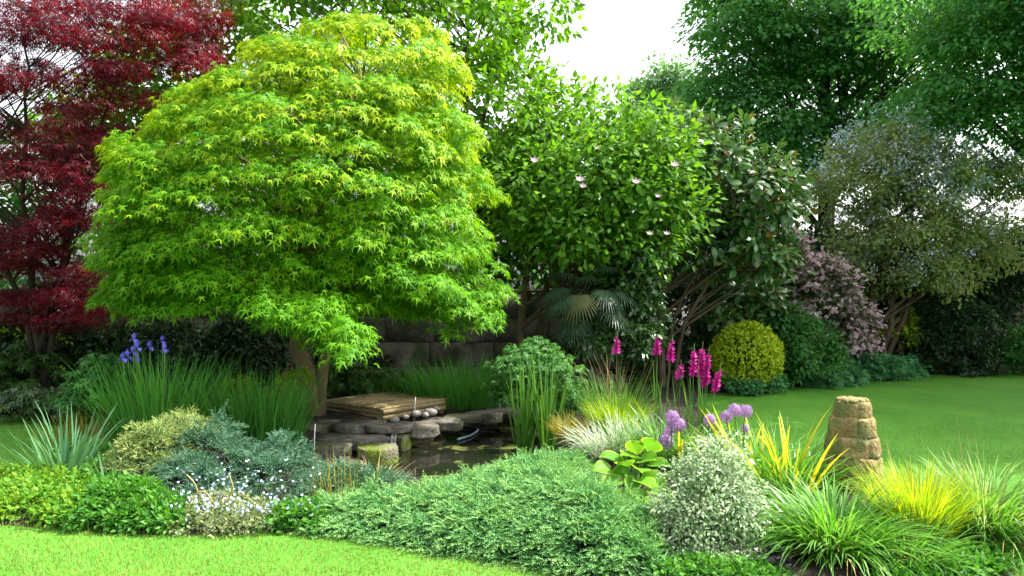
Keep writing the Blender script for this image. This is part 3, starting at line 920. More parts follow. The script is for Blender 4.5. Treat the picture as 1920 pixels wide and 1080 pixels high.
for (px, py, s) in [(1088, 340, .11), (1093, 352, .09), (1003, 304, .10), (1193, 344, .10), (1265, 312, .10), (1234, 370, .07), (1218, 440, .07), (1250, 440, .07), (1120, 280, .06)]:
    c = W(px, py, 10.0); s *= .72
    mb = MB()
    for sc_, tl in ((1, 0), (.75, .5)):
        V = star6[0] * s * sc_
        V[:, 2] *= 1.4
        ca, sa = math.cos(tl), math.sin(tl)
        V = V @ np.array([[ca, sa, 0], [-sa, ca, 0], [0, 0, 1]]) @ np.array([[1, 0, 0], [0, .75, .66], [0, -.66, .75]])
        mb.add(V + c, star6[1])
    o = mb.build('flower', M['fl_magnolia'], mag)

# --- evergreen magnolia
tree('evergreen_magnolia', 'glossy dark evergreen magnolia with brown-backed leaves and several bare stems', W(1250, 560, 12.6) * [1, 1, 0],
     [B(1330, 330, 12.6, 110, 80, 1.1), B(1265, 262, 13.0, 62, 55, .8), B(1400, 380, 12.5, 90, 90, 1.0), B(1340, 445, 12.4, 80, 45, .8), B(1400, 480, 12.3, 80, 45, .8), B(1440, 345, 12.8, 55, 50, .8), B(1270, 380, 12.6, 70, 70, .8)],
     M['lf_ever'], OV6, 270, .30, 22, .165, nl=80, singles=200,
     stems=[([W(1240, 650, 12.4) * [1, 1, 0], W(1240, 590, 12.4), W(1258, 480, 12.4), W(1300, 330, 12.6)], .07), ([W(1250, 650, 12.5) * [1, 1, 0], W(1260, 600, 12.5), W(1300, 520, 12.4), W(1350, 430, 12.4)], .045), ([W(1262, 650, 12.4) * [1, 1, 0], W(1290, 590, 12.3), W(1340, 500, 12.3), W(1420, 380, 12.5)], .045), ([W(1232, 650, 12.5) * [1, 1, 0], W(1225, 560, 12.5), W(1240, 420, 12.6), W(1260, 250, 13)], .05)])

# --- big shade trees at the end of the lawn
def big_tree(label, px, Y, blobs, pads, r0, ls=.17, nleaf=96, R=.75, lean=0.0, top=-60):
    b = np.array([(px - 960) / FPX * Y, Y, 0.])
    tree('shade_tree', label, b, blobs, M['lf_lime'], RH, pads, R, nleaf, ls, bark='bark_dark', kind='fan', droop=.4, thick=.10, nl=110, rmin=.35, front=.15, group='tall shade trees at the far end of the lawn',
         stems=[([b, W(px + lean * .4, 350, Y), W(px + lean, top, Y), W(px + lean, top - 250, Y)], r0), ([b + [0, 0, 2.2], W(px + 30, 250, Y), W(px + 60, -20, Y), W(px + 90, -250, Y)], r0 * .6), ([W(px - 5, 330, Y), W(px - 60, 200, Y), W(px - 120, 40, Y)], r0 * .4), ([W(px, 380, Y), W(px + 90, 300, Y), W(px + 190, 200, Y)], r0 * .35)])
big_tree('tall dark green shade tree rising behind the blue-flowered tree', 1545, 21.0,
     [B(1400, 60, 20.5, 90, 90, 2.0), B(1420, 230, 20.5, 95, 75, 2.0), B(1360, 170, 20.8, 70, 60, 1.6), B(1540, 80, 20.5, 120, 110, 2.4), B(1560, 250, 20.5, 110, 60, 2.2), B(1450, 330, 20.3, 90, 50, 1.6), B(1560, -130, 21, 220, 120, 3.5), B(1680, 60, 20.5, 120, 120, 2.4), B(1690, 200, 20.5, 100, 50, 2.0), B(1390, -30, 20.8, 60, 50, 1.5)], 760, .24, ls=.155)
big_tree('tall dark green shade tree overhanging the top right corner', 1990, 15.5,
     [B(1830, 90, 15.0, 110, 100, 1.7), B(1760, 190, 15.0, 90, 50, 1.3), B(1870, 210, 15.0, 110, 60, 1.5), B(1960, 60, 15.2, 160, 130, 2.2), B(1800, -20, 15.2, 160, 80, 2.0), B(2000, 200, 15.2, 160, 90, 2.2), B(2060, -60, 15.2, 220, 160, 2.6), B(2180, 150, 15.0, 150, 160, 2.4), B(2240, 0, 14.5, 170, 170, 2.6)], 760, .22, ls=.12, R=.6)
def blob3(x, y, z, rx, ry, rz): return (np.array([x, y, z], float), np.array([rx, ry, rz], float))
big_tree('tall shade tree standing beyond the right edge of the lawn', 2420, 12.4,
     [blob3(11, 12, 7.5, 2.6, 2.6, 1.6), blob3(13, 11, 8.5, 2.8, 2.6, 1.8), blob3(12, 13.5, 9.0, 2.8, 2.4, 1.7), blob3(10.5, 10.5, 9.0, 2.2, 2.0, 1.5), blob3(13.5, 12.5, 6.2, 2.4, 2.4, 1.5), blob3(9.8, 13.0, 8.6, 2.0, 2.0, 1.4)], 480, .22, ls=.19, R=.75)

# --- far tree in the gap of sky
tree('distant_tree', 'pale green tree far off in the gap of white sky', W(1235, 540, 34) * [1, 1, 0],
     [B(1238, 145, 34, 34, 32, 1.2), B(1205, 185, 34, 36, 26, 1.2), B(1275, 175, 34, 42, 34, 1.4), B(1240, 250, 34, 80, 60, 2.0)], M['lf_far'], RH, 200, .55, 40, .2, nl=40, r0=.2)

# --- ceanothus
cean, cC, cO = tree('flowering_tree', 'olive green tree with powder blue flower heads at the end of the lawn', W(1640, 560, 15.0) * [1, 1, 0],
     [B(1640, 300, 15, 95, 55, 1.1), B(1600, 350, 14.8, 75, 60, 1.0), B(1730, 330, 15, 85, 60, 1.1), B(1690, 420, 14.8, 100, 60, 1.1), B(1620, 440, 14.8, 70, 45, .9), B(1820, 330, 15.2, 60, 32, .8), B(1770, 430, 15, 60, 40, .9), B(1880, 345, 15.4, 60, 30, .8), B(1700, 490, 14.8, 90, 40, .9), B(1860, 420, 15.4, 55, 30, .8), B(1640, 520, 14.7, 60, 35, .7), B(1760, 520, 14.9, 60, 32, .8), B(1850, 480, 15.2, 60, 30, .8)],
     M['lf_cean'], RH, 400, .27, 70, .085, nl=90,
     stems=[([W(1640, 600, 15) * [1, 1, 0], W(1640, 580, 15), W(1650, 440, 15), W(1640, 300, 15)], .09), ([W(1655, 600, 15) * [1, 1, 0], W(1680, 520, 15), W(1740, 420, 15), W(1820, 340, 15)], .07), ([W(1660, 600, 15) * [1, 1, 0], W(1720, 530, 15), W(1800, 440, 15.1), W(1900, 360, 15.3)], .06)])
up = cO[:, 2] + rng.normal(0, .3, len(cO)) + .5 * (cC[:, 2] > 3.4)
sel = np.where(up > .3)[0]
C = np.repeat(cC[sel], 6, 0) + rng.normal(0, .16, (len(sel) * 6, 3)) + np.repeat(cO[sel], 6, 0) * .18
P, D, N, S, tp = ball_pads(C, nrm(rng.normal(0, 1, C.shape)), np.full(len(C), .10), 9, 1.2, .05)
o = leaves('blossom', M['fl_cean'], RH, P, D, N, S, cean, tp)

# --- pink flowering shrub
pk, pC, pO = tree('pink_shrub', 'tall shrub covered in dusty pink blossom beside the clipped golden ball', W(1540, 600, 14.2) * [1, 1, 0],
     [B(1475, 505, 14.2, 72, 55, .9), B(1535, 555, 14.0, 66, 66, .9), B(1580, 610, 13.9, 42, 52, .6), B(1480, 585, 14.0, 66, 58, .7), B(1440, 475, 14.3, 45, 42, .7)],
     M['lf_pink'], RH, 190, .2, 60, .08, cat='shrub', nl=50, r0=.05, trunk_name='stem', crown_name='foliage')
C = pC + pO * .12
P, D, N, S, tp = ball_pads(C, pO, np.full(len(C), .24), 25, .9, .05)
leaves('blossom', M['fl_pink'], t_petal4(), P, D, N, S, pk, tp)

# --- clipped golden ball
bc = W(1400, 668, 12.3)
br = 63 / FPX * 12.3
gb = thing('clipped_bush', 'golden yellow bush clipped to a round ball at the lawn edge', 'shrub', (bc[0], bc[1], 0))
n = 5200
d = nrm(rng.normal(0, 1, (n, 3)))
rr = 1 - rng.random(n) ** 2 * .16 + .03 * np.sin(d[:, 0] * 9) * np.sin(d[:, 2] * 8 + d[:, 1] * 7)
P = bc + d * rr[:, None] * br * np.array([1.02, 1, 1.0])
P[:, 2] = np.maximum(P[:, 2], .02)
leaves('foliage', M['lf_ball'], OV, P, d * .4 + rng.normal(0, .6, (n, 3)), d + rng.normal(0, .45, (n, 3)), .062 * rng.uniform(.7, 1.2, n), gb)
mb = MB(); base = np.array([bc[0], bc[1], 0])
limbs(mb, np.array([base, base + [0, 0, .15], base + [0, 0, .3]]), [.05, .04, .03], bc + nrm(rng.normal(0, 1, (26, 3))) * br * .85, r0=.02)
mb.build('stem', M['bark_dark'], gb)

# --- other shrubs
def shrub(name, label, base, blobs, mat, tmpl, npads, R, nleaf, ls, **k):
    k.setdefault('cat', 'shrub'); k.setdefault('r0', .035); k.setdefault('nl', 24)
    return tree(name, label, base, blobs, mat, tmpl, npads, R, nleaf, ls, trunk_name='stem', crown_name='foliage', **k)

shrub('round_shrub', 'dark green dome-shaped shrub at the far edge of the lawn', G(1790, 698), [B(1790, 640, 15.0, 72, 72, .75), B(1770, 610, 15.0, 50, 45, .6)], M['lf_dark'], RH, 240, .16, 46, .075, rmin=.75)
shrub('round_shrub', 'small dark shrub cut off by the right edge of the photo', G(1925, 700), [B(1925, 655, 14.8, 42, 42, .45)], M['lf_mid'], OV, 60, .15, 30, .1)
shrub('leafy_shrub', 'fresh green rounded shrub between golden ball and pink blossom', G(1490, 722), [B(1480, 640, 13.2, 60, 50, .6), B(1530, 650, 13.4, 50, 45, .55), B(1450, 600, 13.4, 50, 30, .5), B(1500, 690, 13.0, 60, 35, .5)], M['lf_mid'], OV, 190, .16, 40, .085)
shrub('leafy_shrub', 'low green foliage at the foot of the clipped golden ball', G(1385, 735), [B(1395, 722, 12.1, 40, 16, .3), B(1440, 712, 12.3, 35, 22, .3)], M['lf_geran'], OV, 60, .09, 26, .07)
geran = [B(1560, 700, 13.6, 55, 22, .6), B(1630, 690, 14.2, 60, 20, .6), B(1690, 692, 14.7, 28, 16, .45), B(1530, 705, 13.3, 40, 22, .5)]
shrub('cranesbill_patch', 'low spreading mound of blue green cranesbill leaves edging the far lawn', G(1620, 712), geran, M['lf_geran'], PALM5, 190, .15, 24, .10, cat='ground cover')
shrub('laurel_shrub', 'spreading mid green laurel under the evergreen magnolia stems', G(1400, 722, 0) + [0, 1.0, 0], [B(1400, 605, 13.4, 70, 40, .6), B(1340, 600, 13.2, 40, 30, .5), B(1420, 560, 13.6, 60, 40, .6), B(1340, 660, 13.2, 40, 50, .5)], M['lf_ever'], OV6, 120, .2, 24, .14)
shrub('yellow_leaf_shrub', 'thin yellow green shrub beside the dark dome shrub', G(1690, 700), [B(1690, 620, 15.2, 28, 30, .4), B(1710, 590, 15.2, 24, 20, .3)], M['lf_lemon'], OV, 36, .14, 22, .1)
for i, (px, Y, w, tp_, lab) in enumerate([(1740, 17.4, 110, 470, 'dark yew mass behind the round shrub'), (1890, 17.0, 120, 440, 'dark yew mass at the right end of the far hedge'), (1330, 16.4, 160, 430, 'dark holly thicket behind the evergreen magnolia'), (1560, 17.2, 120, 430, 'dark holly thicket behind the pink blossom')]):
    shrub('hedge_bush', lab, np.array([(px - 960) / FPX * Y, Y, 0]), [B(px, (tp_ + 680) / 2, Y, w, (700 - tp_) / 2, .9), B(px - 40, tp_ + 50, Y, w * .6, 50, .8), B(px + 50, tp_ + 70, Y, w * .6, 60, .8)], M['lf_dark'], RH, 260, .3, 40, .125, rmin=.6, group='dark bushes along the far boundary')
# trees and bushes beyond the stone wall, behind the maples
for i, (px, Y, w, tp_, mat, lab) in enumerate([(-120, 15.5, 200, 240, 'lf_mid', 'dark bush beyond the wall at the left edge'), (160, 15.0, 170, 230, 'lf_mid', 'green bush beyond the wall behind the red maple'), (430, 15.2, 190, 170, 'lf_mid', 'dark bush beyond the wall behind the golden maple'), (690, 15.4, 200, 160, 'lf_mid', 'dark bush beyond the wall behind the magnolia trunks'), (1180, 14.8, 110, 400, 'lf_dark', 'dark bush beyond the wall behind the fan palm'), (990, 14.9, 110, 330, 'lf_mid', 'green bush beyond the wall under the leafy tree')]):
    shrub('boundary_bush', lab, np.array([(px - 960) / FPX * Y, Y, 0]), [B(px, (tp_ + 640) / 2, Y, w, (660 - tp_) / 2, .9), B(px - 60, tp_ + 60, Y, w * .6, 60, .8), B(px + 70, tp_ + 70, Y, w * .6, 60, .8)], M[mat], OV, 190, .36, 26, .165, rmin=.5, group='bushes beyond the stone wall')

# --- glossy evergreen climber / camellia right of the palm
shrub('camellia_shrub', 'upright glossy dark green camellia behind the magenta gladioli', W(1170, 640, 11.0) * [1, 1, 0], [B(1180, 540, 11.1, 50, 60, .5), B(1160, 620, 11.0, 70, 50, .5), B(1200, 600, 11.2, 40, 70, .5), B(1100, 640, 10.9, 60, 40, .4), B(1190, 470, 11.3, 45, 50, .5)], M['lf_ivy'], OV, 230, .16, 28, .095, singles=120, r0=.045)

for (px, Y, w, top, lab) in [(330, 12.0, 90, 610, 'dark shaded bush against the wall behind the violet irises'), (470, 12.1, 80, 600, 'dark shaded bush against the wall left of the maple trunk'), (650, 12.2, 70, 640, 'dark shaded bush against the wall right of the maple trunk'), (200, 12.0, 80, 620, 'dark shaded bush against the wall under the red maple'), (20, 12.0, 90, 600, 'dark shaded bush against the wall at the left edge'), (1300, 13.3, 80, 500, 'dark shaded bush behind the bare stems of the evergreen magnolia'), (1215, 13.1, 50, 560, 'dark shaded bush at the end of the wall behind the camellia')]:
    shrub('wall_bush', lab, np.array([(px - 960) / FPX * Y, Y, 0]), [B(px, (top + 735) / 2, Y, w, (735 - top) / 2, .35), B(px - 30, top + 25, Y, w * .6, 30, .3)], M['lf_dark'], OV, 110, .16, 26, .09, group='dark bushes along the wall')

# --- fan palm
def fan_palm():
    base = W(1090, 640, 10.9) * [1, 1, 0]
    root = thing('fan_palm', 'small fan palm with drooping fronds in front of the wall', 'palm', base)
    hub = W(1095, 560, 10.8)
    mb = MB(); p, r = trunk_poly([base, base * .5 + hub * .5, hub], .09, .07, 6, .01); mb.add(*tube(p, r, 8)); mb.build('trunk', M['bark_dark'], root)
    fr = [(1085, 555, -.3), (1055, 560, -.8), (1135, 545, .5), (1150, 580, .7), (1075, 600, -.3), (1110, 620, .2), (1045, 540, -1), (1165, 545, 1.0), (1100, 520, 0), (1130, 500, .4), (1060, 510, -.5)]
    for i, (px, py, lx) in enumerate(fr):
        c = W(px, py, 10.45 + .04 * i)
        ax = nrm([lx, -.55, -.55 if py > 535 else .1])
        mb = MB()
        nn = 26
        a = np.linspace(-1.9, 1.9, nn)
        side = nrm(np.cross(ax, [0, 0, 1])); upv = np.cross(side, ax)
        d = np.cos(a)[:, None] * ax + np.sin(a)[:, None] * side
        L = .36 * (1 - .18 * np.abs(a / 1.9)) * rng.uniform(.85, 1.05, nn)
        for dd, l in zip(d, L):
            q = nrm(np.cross(dd, upv)); t = np.linspace(0, 1, 5)[:, None]
            pts = c + dd * l * t - np.array([0, 0, 1]) * (t ** 2.2) * l * .45
            w = np.array([.004, .014, .013, .008, .001])[:, None]
            V = np.stack([pts - q * w, pts + q * w], 1).reshape(-1, 3)
            j = np.arange(4) * 2
            mb.add(V, [np.stack([j, j + 1, j + 3, j + 2], -1)])
        mb.add(*tube(bez(hub, (hub + c) / 2 + [0, 0, .1], c, 5), .008, 4, False))
        o = mb.build('frond', M['lf_yellowpalm'] if i == 0 else M['lf_palm'], root)
        if i == 0: o['label'] = 'yellowing frond'
fan_palm()

# ------------------------------------------------------------------ pond surround: slabs, rocks, platform, pebbles, fall
ps = thing('pond_edging', 'flat grey stone slabs laid round the back of the pond', None, (G(850, 790)[0], G(850, 790)[1], 0))
ps['kind'] = 'structure'
def slab(cx, cy, zt, l, w, h, rot, seed):
    r = np.random.default_rng(seed)
    n, nr = 24, 5
    nc = 8
    ac = (np.arange(nc) + r.uniform(-.25, .25, nc)) * 2 * math.pi / nc + .39
    rc = (np.abs(np.cos(ac)) ** 6 + np.abs(np.sin(ac)) ** 6) ** (-1 / 6) * r.uniform(.88, 1.08, nc)
    pc = np.stack([np.cos(ac) * rc, np.sin(ac) * rc], -1)
    pc = np.concatenate([pc[i] + (pc[(i + 1) % nc] - pc[i]) * np.array([[0], [.33], [.67]]) for i in range(nc)])
    pc = pc + r.normal(0, .012, pc.shape)
    a = np.arctan2(pc[:, 1], pc[:, 0]); rad = np.linalg.norm(pc, axis=1)
    prof = [(.95, -h), (1.0, -h * .8), (.985, -h * .3), (1.0, -.010), (.97, 0.0)]
    V = []
    for q, z in prof:
        zz = z + r.normal(0, .003, n) + .006 * np.sin(a * 2 + seed)
        V.append(np.stack([rad * q * np.cos(a) * l / 2 + r.normal(0, .006, n), rad * q * np.sin(a) * w / 2 + r.normal(0, .006, n), zz], -1))
    V = np.vstack(V + [[[0, 0, .004]], [[0, 0, -h]]])
    i = np.arange(nr - 1)[:, None] * n; j = np.arange(n)[None]; k = (j + 1) % n
    Q = np.stack([i + j, i + k, i + n + k, i + n + j], -1).reshape(-1, 4)
    jj = np.arange(n); kk = (jj + 1) % n
    Tt = np.concatenate([np.stack([(nr - 1) * n + jj, (nr - 1) * n + kk, np.full(n, nr * n)], -1), np.stack([kk, jj, np.full(n, nr * n + 1)], -1)])
    ca, sa = math.cos(rot), math.sin(rot)
    return V @ np.array([[ca, sa, 0], [-sa, ca, 0], [0, 0, 1]]) + np.array([cx, cy, zt]), [Q, Tt]
slabs = [(1010, 768, .7, .42, .0, .02), (952, 771, .52, .40, .10, .03), (905, 778, .46, .42, .16, .04), (865, 785, .44, .42, .25, .05), (826, 793, .44, .44, .32, .06), (782, 802, .42, .46, .36, .06), (728, 801, .50, .40, .08, .09), (672, 797, .56, .42, -.04, .10), (618, 795, .5, .42, .05, .09), (1062, 772, .6, .4, -.4, .02), (566, 800, .5, .4, .1, .08)]
for i, (px, py, l, w, rot, zt) in enumerate(slabs):
    c = G(px, py, zt)
    V, F = slab(c[0], c[1] + .2, zt, l * 1.05, w * .95, .075 + .025 * (i % 3), rot, 20 + i)
    mobj('stone', V, F, M['stone'], ps)
rocks = [(655, 817, .78, .46, .13, .06, .0, 'broad flat pale slab on the step above the mossy rock'), (610, 832, .5, .4, .14, .3, -.03, 'grey slab on the step beside the thin metal stake'), (722, 816, .42, .38, .14, -.1, -.02, 'flat slab bridging the two mossy rocks'), (625, 866, .62, .42, .12, .15, -.10, 'low grey slab at the water below the step'), (585, 882, .45, .36, .12, -.2, -.06, 'grey slab half hidden by the blue juniper')]
for i, (px, py, l, w, h, rot, zt, lab) in enumerate(rocks):
    c = G(px, py, zt)
    V, F = slab(c[0], c[1], zt, l, w, h, rot, 40 + i)
    tag(mobj('flat_rock', V, F, M['stone']), lab, 'rock', 'flat rocks by the pond')
c = G(705, 842, -.02)
V, F = slab(c[0], c[1] + .05, .0, .40, .36, .26, .1, 51)
tag(mobj('mossy_rock', V, F, M['stone_moss']), 'bright green mossy rock left of the trickling water', 'rock', 'mossy rocks in the pond')
c = G(755, 818, -.02)
V, F = slab(c[0], c[1] + .05, -.01, .17, .34, .26, -.1, 52)
tag(mobj('mossy_rock', V, F, M['stone_moss']), 'narrow mossy rock right of the trickling water', 'rock', 'mossy rocks in the pond')
c = G(737, 828, -.06)
# trickle of water
wf = []
for k in range(4):
    x = c[0] - .02 + .018 * k + rng.normal(0, .005)
    wf.append((x, rng.uniform(.002, .006)))
mb = MB()
for x, r in wf:
    p = np.array([(x, c[1] + .06, .02), (x, c[1] - .02, .01), (x + rng.normal(0, .005), c[1] - .06, -.06), (x + rng.normal(0, .008), c[1] - .075, WZ - .02)])
    mb.add(*tube(p, r, 6))
tag(mb.build('waterfall', M['falling_water'], smooth=True), 'thin trickle of water falling into the pond between mossy rocks', 'waterfall')

# mossy pipe end in the pond
c = G(790, 826, -.1)
lg = thing('mossy_log', 'short mossy log with a pale cut end lying in the pond', 'log', (c[0], c[1], WZ))
e = np.array([c[0] + .12, c[1] + .02, -.05])
mb = MB(); mb.add(*tube(np.array([[c[0] - .35, c[1] - .05, -.15], [c[0] - .1, c[1], -.1], e]), [.06, .065, .06], 10)); mb.build('wood', M['stone_moss'], lg, smooth=True)
mb = MB(); mb.add(*tube(np.array([e - [.005, 0, 0], e + [.012, 0.002, .004]]), [.045, .043], 10)); mb.build('cut_end', M['pebble'], lg)
# hose loop floating
p = np.array([G(812, 800, WZ + .02), G(850, 796, WZ + .02), G(890, 799, WZ + .02), G(898, 806, WZ + .02), G(885, 816, WZ + .02), G(858, 824, WZ + .02)])
t = np.linspace(0, len(p) - 1, 24)
p = np.stack([np.interp(t, np.arange(len(p)), p[:, i]) for i in range(3)], -1)
for _ in range(3): p[1:-1] = (p[:-2] + p[1:-1] * 2 + p[2:]) / 4
mb = MB(); mb.add(*tube(p, .014, 8)); tag(mb.build('garden_hose', M['hose'], smooth=True), 'looped blue grey hose floating at the back of the pond', 'hose')

# wooden platform
def platform():
    a = R_(52)
    e1 = np.array([math.cos(a), math.sin(a), 0]); e2 = np.array([-math.sin(a), math.cos(a), 0])
    f0 = np.array([-1.53, 9.55, -.06])
    s = 1.10
    cen = f0 + e1 * s / 2 + e2 * s * .5
    root = thing('wooden_platform', 'weathered square timber platform standing by the pond', 'platform', cen)
    def blk(name, u, v, z, su, sv, sz, bev=.008):
        V, F = box(f0 + e1 * u + e2 * v + [0, 0, z], (su, sv, sz), a, bev, .0025)
        mb = MB(); mb.add(V, F); return mb.build(name, M['wood'], root)
    nb = 9
    w = s / nb
    for i in range(nb):
        blk('plank', s / 2, (i + .5) * w, .222 + rng.normal(0, .003), s + .06, w - .012, .03, .006)
    for (nm, z) in (('side_board', .176), ('side_board', .114)):
        blk(nm, s / 2, .015, z, s - .01, .03, .058); blk(nm, s / 2, s - .015, z, s - .01, .03, .058)
        blk(nm, .015, s / 2, z - .004, .03, s - .065, .052); blk(nm, s - .015, s / 2, z - .004, .03, s - .065, .052)
    for u, v in ((.06, .06), (s - .06, .06), (.06, s - .06), (s - .06, s - .06)):
        blk('leg', u, v, .12, .07, .07, .17)
platform()

pebs = [(806, 776, .17, 'largest round grey pebble at the right end under the timber platform'), (779, 779, .15, 'pale oval pebble in front of the thin metal stake'), (796, 781, .11, 'small dark pebble between the two largest pebbles'), (738, 790, .12, 'flattened pebble below the front corner of the timber platform'), (760, 785, .09, 'small round pebble left of the pale oval pebble'), (817, 770, .12, 'rounded pebble furthest back beside the timber platform')]
for i, (px, py, s, lab) in enumerate(pebs):
    c = G(px, py, .1)
    V, F = rock((c[0], c[1] + .06, .11), (s, s * .8, s * .62), i, 70 + i, 2, .05, .06)
    tag(mobj('pebble', V, F, M['pebble'], smooth=True), lab, 'pebble', 'pebbles under the timber platform')

for (px, yb, yt, lab) in [(588, 848, 795, 'thin metal stake beside the tall green iris blades'), (776, 792, 745, 'thin metal stake in front of the timber platform'), (936, 770, 730, 'thin metal stake at the back edge of the pond')]:
    b = G(px, yb, 0); t = W(px + 3, yt, b[1])
    mb = MB(); mb.add(*tube(np.array([b - [0, 0, .15], (b + t) / 2, t]), .006, 6)); tag(mb.build('metal_stake', M['metal']), lab, 'stake', 'thin stakes round the pond')

# ------------------------------------------------------------------ carved stone tower
def statue():
    c = np.array([W(1598, 900, 6.15)[0], 6.15, 0.])
    root = thing('stone_tower', 'carved sandstone tower of stepped tiers standing among grasses', 'statue', c)
    mpx = 6.15 / FPX
    z = lambda py: CZ - (py - 540) * mpx
    tiers = [(925, 886, 57, 11), (886, 850, 54, 11), (850, 815, 48, 10), (815, 779, 41, 9), (779, 752, 33, 9)]
    mb = MB()
    a = np.linspace(0, 2 * math.pi, 24, endpoint=False)
    prof = [(-.03, 56)] + [(z(t[0]) - .02, t[2] - 10) for t in tiers] + [(z(752) - .012, 22)]
    p = np.array([(c[0], c[1], q[0]) for q in prof]); mb.add(*tube(p, np.array([q[1] * mpx for q in prof]), 24)); mb.build('core', M['sandstone'], root, smooth=True)
    for k, (y0, y1, r, nb) in enumerate(tiers):
        r0 = r * mpx
        nz, ns = 8, 88
        th = np.linspace(0, 2 * math.pi, ns, endpoint=False)
        ph = rng.uniform(0, 6.28)
        edges = np.sort((np.arange(nb) + rng.normal(0, .10, nb)) * 2 * math.pi / nb + ph) % (2 * math.pi)
        dj = np.min(np.abs((th[:, None] - edges[None] + math.pi) % (2 * math.pi) - math.pi), axis=1) * r0
        bi = np.argmin(np.abs((th[:, None] - edges[None] + math.pi) % (2 * math.pi) - math.pi), axis=1)
        out = rng.normal(0, .0035, nb)[(np.searchsorted(np.sort(edges), th)) % nb]
        hv = rng.normal(0, .005, nb)[(np.searchsorted(np.sort(edges), th)) % nb]
        V = []
        for q in range(nz):
            f = q / (nz - 1)
            zz = z(y0) - .01 + (z(y1) - z(y0) + .012) * f + (hv if f > .5 else 0)
            bulge = .003 * math.sin(math.pi * f) - (.010 if q == nz - 1 else 0)
            rr = r0 * (1.03 - .09 * f) + bulge + out - .009 * np.exp(-(dj / .008) ** 2) + rng.normal(0, .0022, ns)
            V.append(np.stack([c[0] + rr * np.cos(th), c[1] + rr * np.sin(th), np.broadcast_to(zz, (ns,))], -1))
        V = np.vstack(V + [[[c[0], c[1], z(y1)]], [[c[0], c[1], z(y0) - .01]]])
        i = np.arange(nz - 1)[:, None] * ns; j = np.arange(ns)[None]; kx = (j + 1) % ns
        Q = np.stack([i + j, i + kx, i + ns + kx, i + ns + j], -1).reshape(-1, 4)
        jj = np.arange(ns); kk = (jj + 1) % ns
        Tt = np.concatenate([np.stack([(nz - 1) * ns + jj, (nz - 1) * ns + kk, np.full(ns, nz * ns)], -1), np.stack([kk, jj, np.full(ns, nz * ns + 1)], -1)])
        mobj('carved_tier', V, [Q, Tt], M['sandstone'], root)
    # crown: a ring of small merlons and a flat lid
    for i in range(10):
        th = 2 * math.pi * i / 10
        V, F = box((c[0] + math.cos(th) * 25 * mpx, c[1] + math.sin(th) * 25 * mpx, z(750)), (.035, .055, .03), th, .008, .003)
        mobj('merlon', V, F, M['sandstone'], root)
    V, F = tube(np.array([(c[0], c[1], z(754)), (c[0], c[1], z(747))]), [.105, .10], 20)
    mobj('lid', V, F, M['sandstone'], root)
statue()

# ------------------------------------------------------------------ junipers
PL = [t_plume(i) for i in range(4)]
def mound(outline, hfun, n, mat, root, ls, name='foliage', flow=None, up=.55, seeds=4, thick=.06, plume=.17, per=9):
    """conifer carpet: plumes of small sprays over a height field inside a ground outline"""
    lo, hi = outline.min(0), outline.max(0)
    m = n // per
    Q = rng.uniform(lo, hi, (int(m * 3), 2)); Q = np.column_stack([Q, np.zeros(len(Q))])
    Q = Q[inside(Q, outline)][:m]
    m = len(Q)
    e = .04
    z = hfun(Q)
    gx = (hfun(Q + [e, 0, 0]) - hfun(Q - [e, 0, 0])) / (2 * e); gy = (hfun(Q + [0, e, 0]) - hfun(Q - [0, e, 0])) / (2 * e)
    N = nrm(np.stack([-gx, -gy, np.ones(m)], -1))
    P0 = Q.copy(); P0[:, 2] = z - rng.random(m) ** 1.5 * thick * 1.6
    dn = np.stack([-gx, -gy, np.zeros(m)], -1)
    fl = np.array(flow) if flow is not None else np.zeros(3)
    D0 = nrm(dn * .7 + fl + rng.normal(0, .5, P0.shape) * [1, 1, .3] + N * up)
    X0 = nrm(np.cross(D0, N)); N0 = np.cross(X0, D0)
    L = plume * rng.uniform(.6, 1.25, m)
    t = (np.arange(per) + .5) / per
    sd = np.where(np.arange(per) % 2, 1., -1.); sd[-1] = 0
    wd = .30 * (1 - t * .8)
    P = P0[:, None] + D0[:, None] * (t[None, :, None] - .3) * L[:, None, None] + X0[:, None] * (sd * wd * .35)[None, :, None] * L[:, None, None] + N0[:, None] * (-.22 * t ** 2)[None, :, None] * L[:, None, None]
    P = P + rng.normal(0, .006, P.shape)
    D = D0[:, None] + X0[:, None] * (sd * .75)[None, :, None] + N0[:, None] * (.25 - .5 * t)[None, :, None] + rng.normal(0, .18, P.shape)
    Nn = np.repeat(N0[:, None], per, 1) + rng.normal(0, .25, P.shape)
    tip = np.clip((.15 + .75 * t)[None] * rng.uniform(.6, 1.2, (m, 1)) + rng.normal(0, .08, (m, per)), 0, 1)
    S = ls * rng.uniform(.75, 1.2, (m, per)) * (1.1 - .35 * t)[None]
    P, D, Nn, tip, S = P.reshape(-1, 3), D.reshape(-1, 3), Nn.reshape(-1, 3), tip.ravel(), S.ravel()
    P[:, 2] = np.maximum(P[:, 2], .01)
    mb = MB()
    for s in range(seeds):
        i = np.arange(len(P)) % seeds == s
        V, F, k = scatter(PL[s], P[i], D[i], Nn[i], S[i])
        mb.add(V, F, np.repeat(tip[i], k))
    return mb.build(name, mat, root)

def gnoise(Q, f, seed):
    r = np.random.default_rng(seed); d = 0
    for o in range(4):
        k = r.normal(0, f * 1.6 ** o, (2, 3)); ph = r.uniform(0, 6.28, 3)
        d = d + np.sin(Q[:, :2] @ k + ph).sum(1) / 3 / 1.5 ** o
    return d

def outline_px(pts, z=0.0):
    return np.array([G(x, y, z)[:2] for x, y in pts])

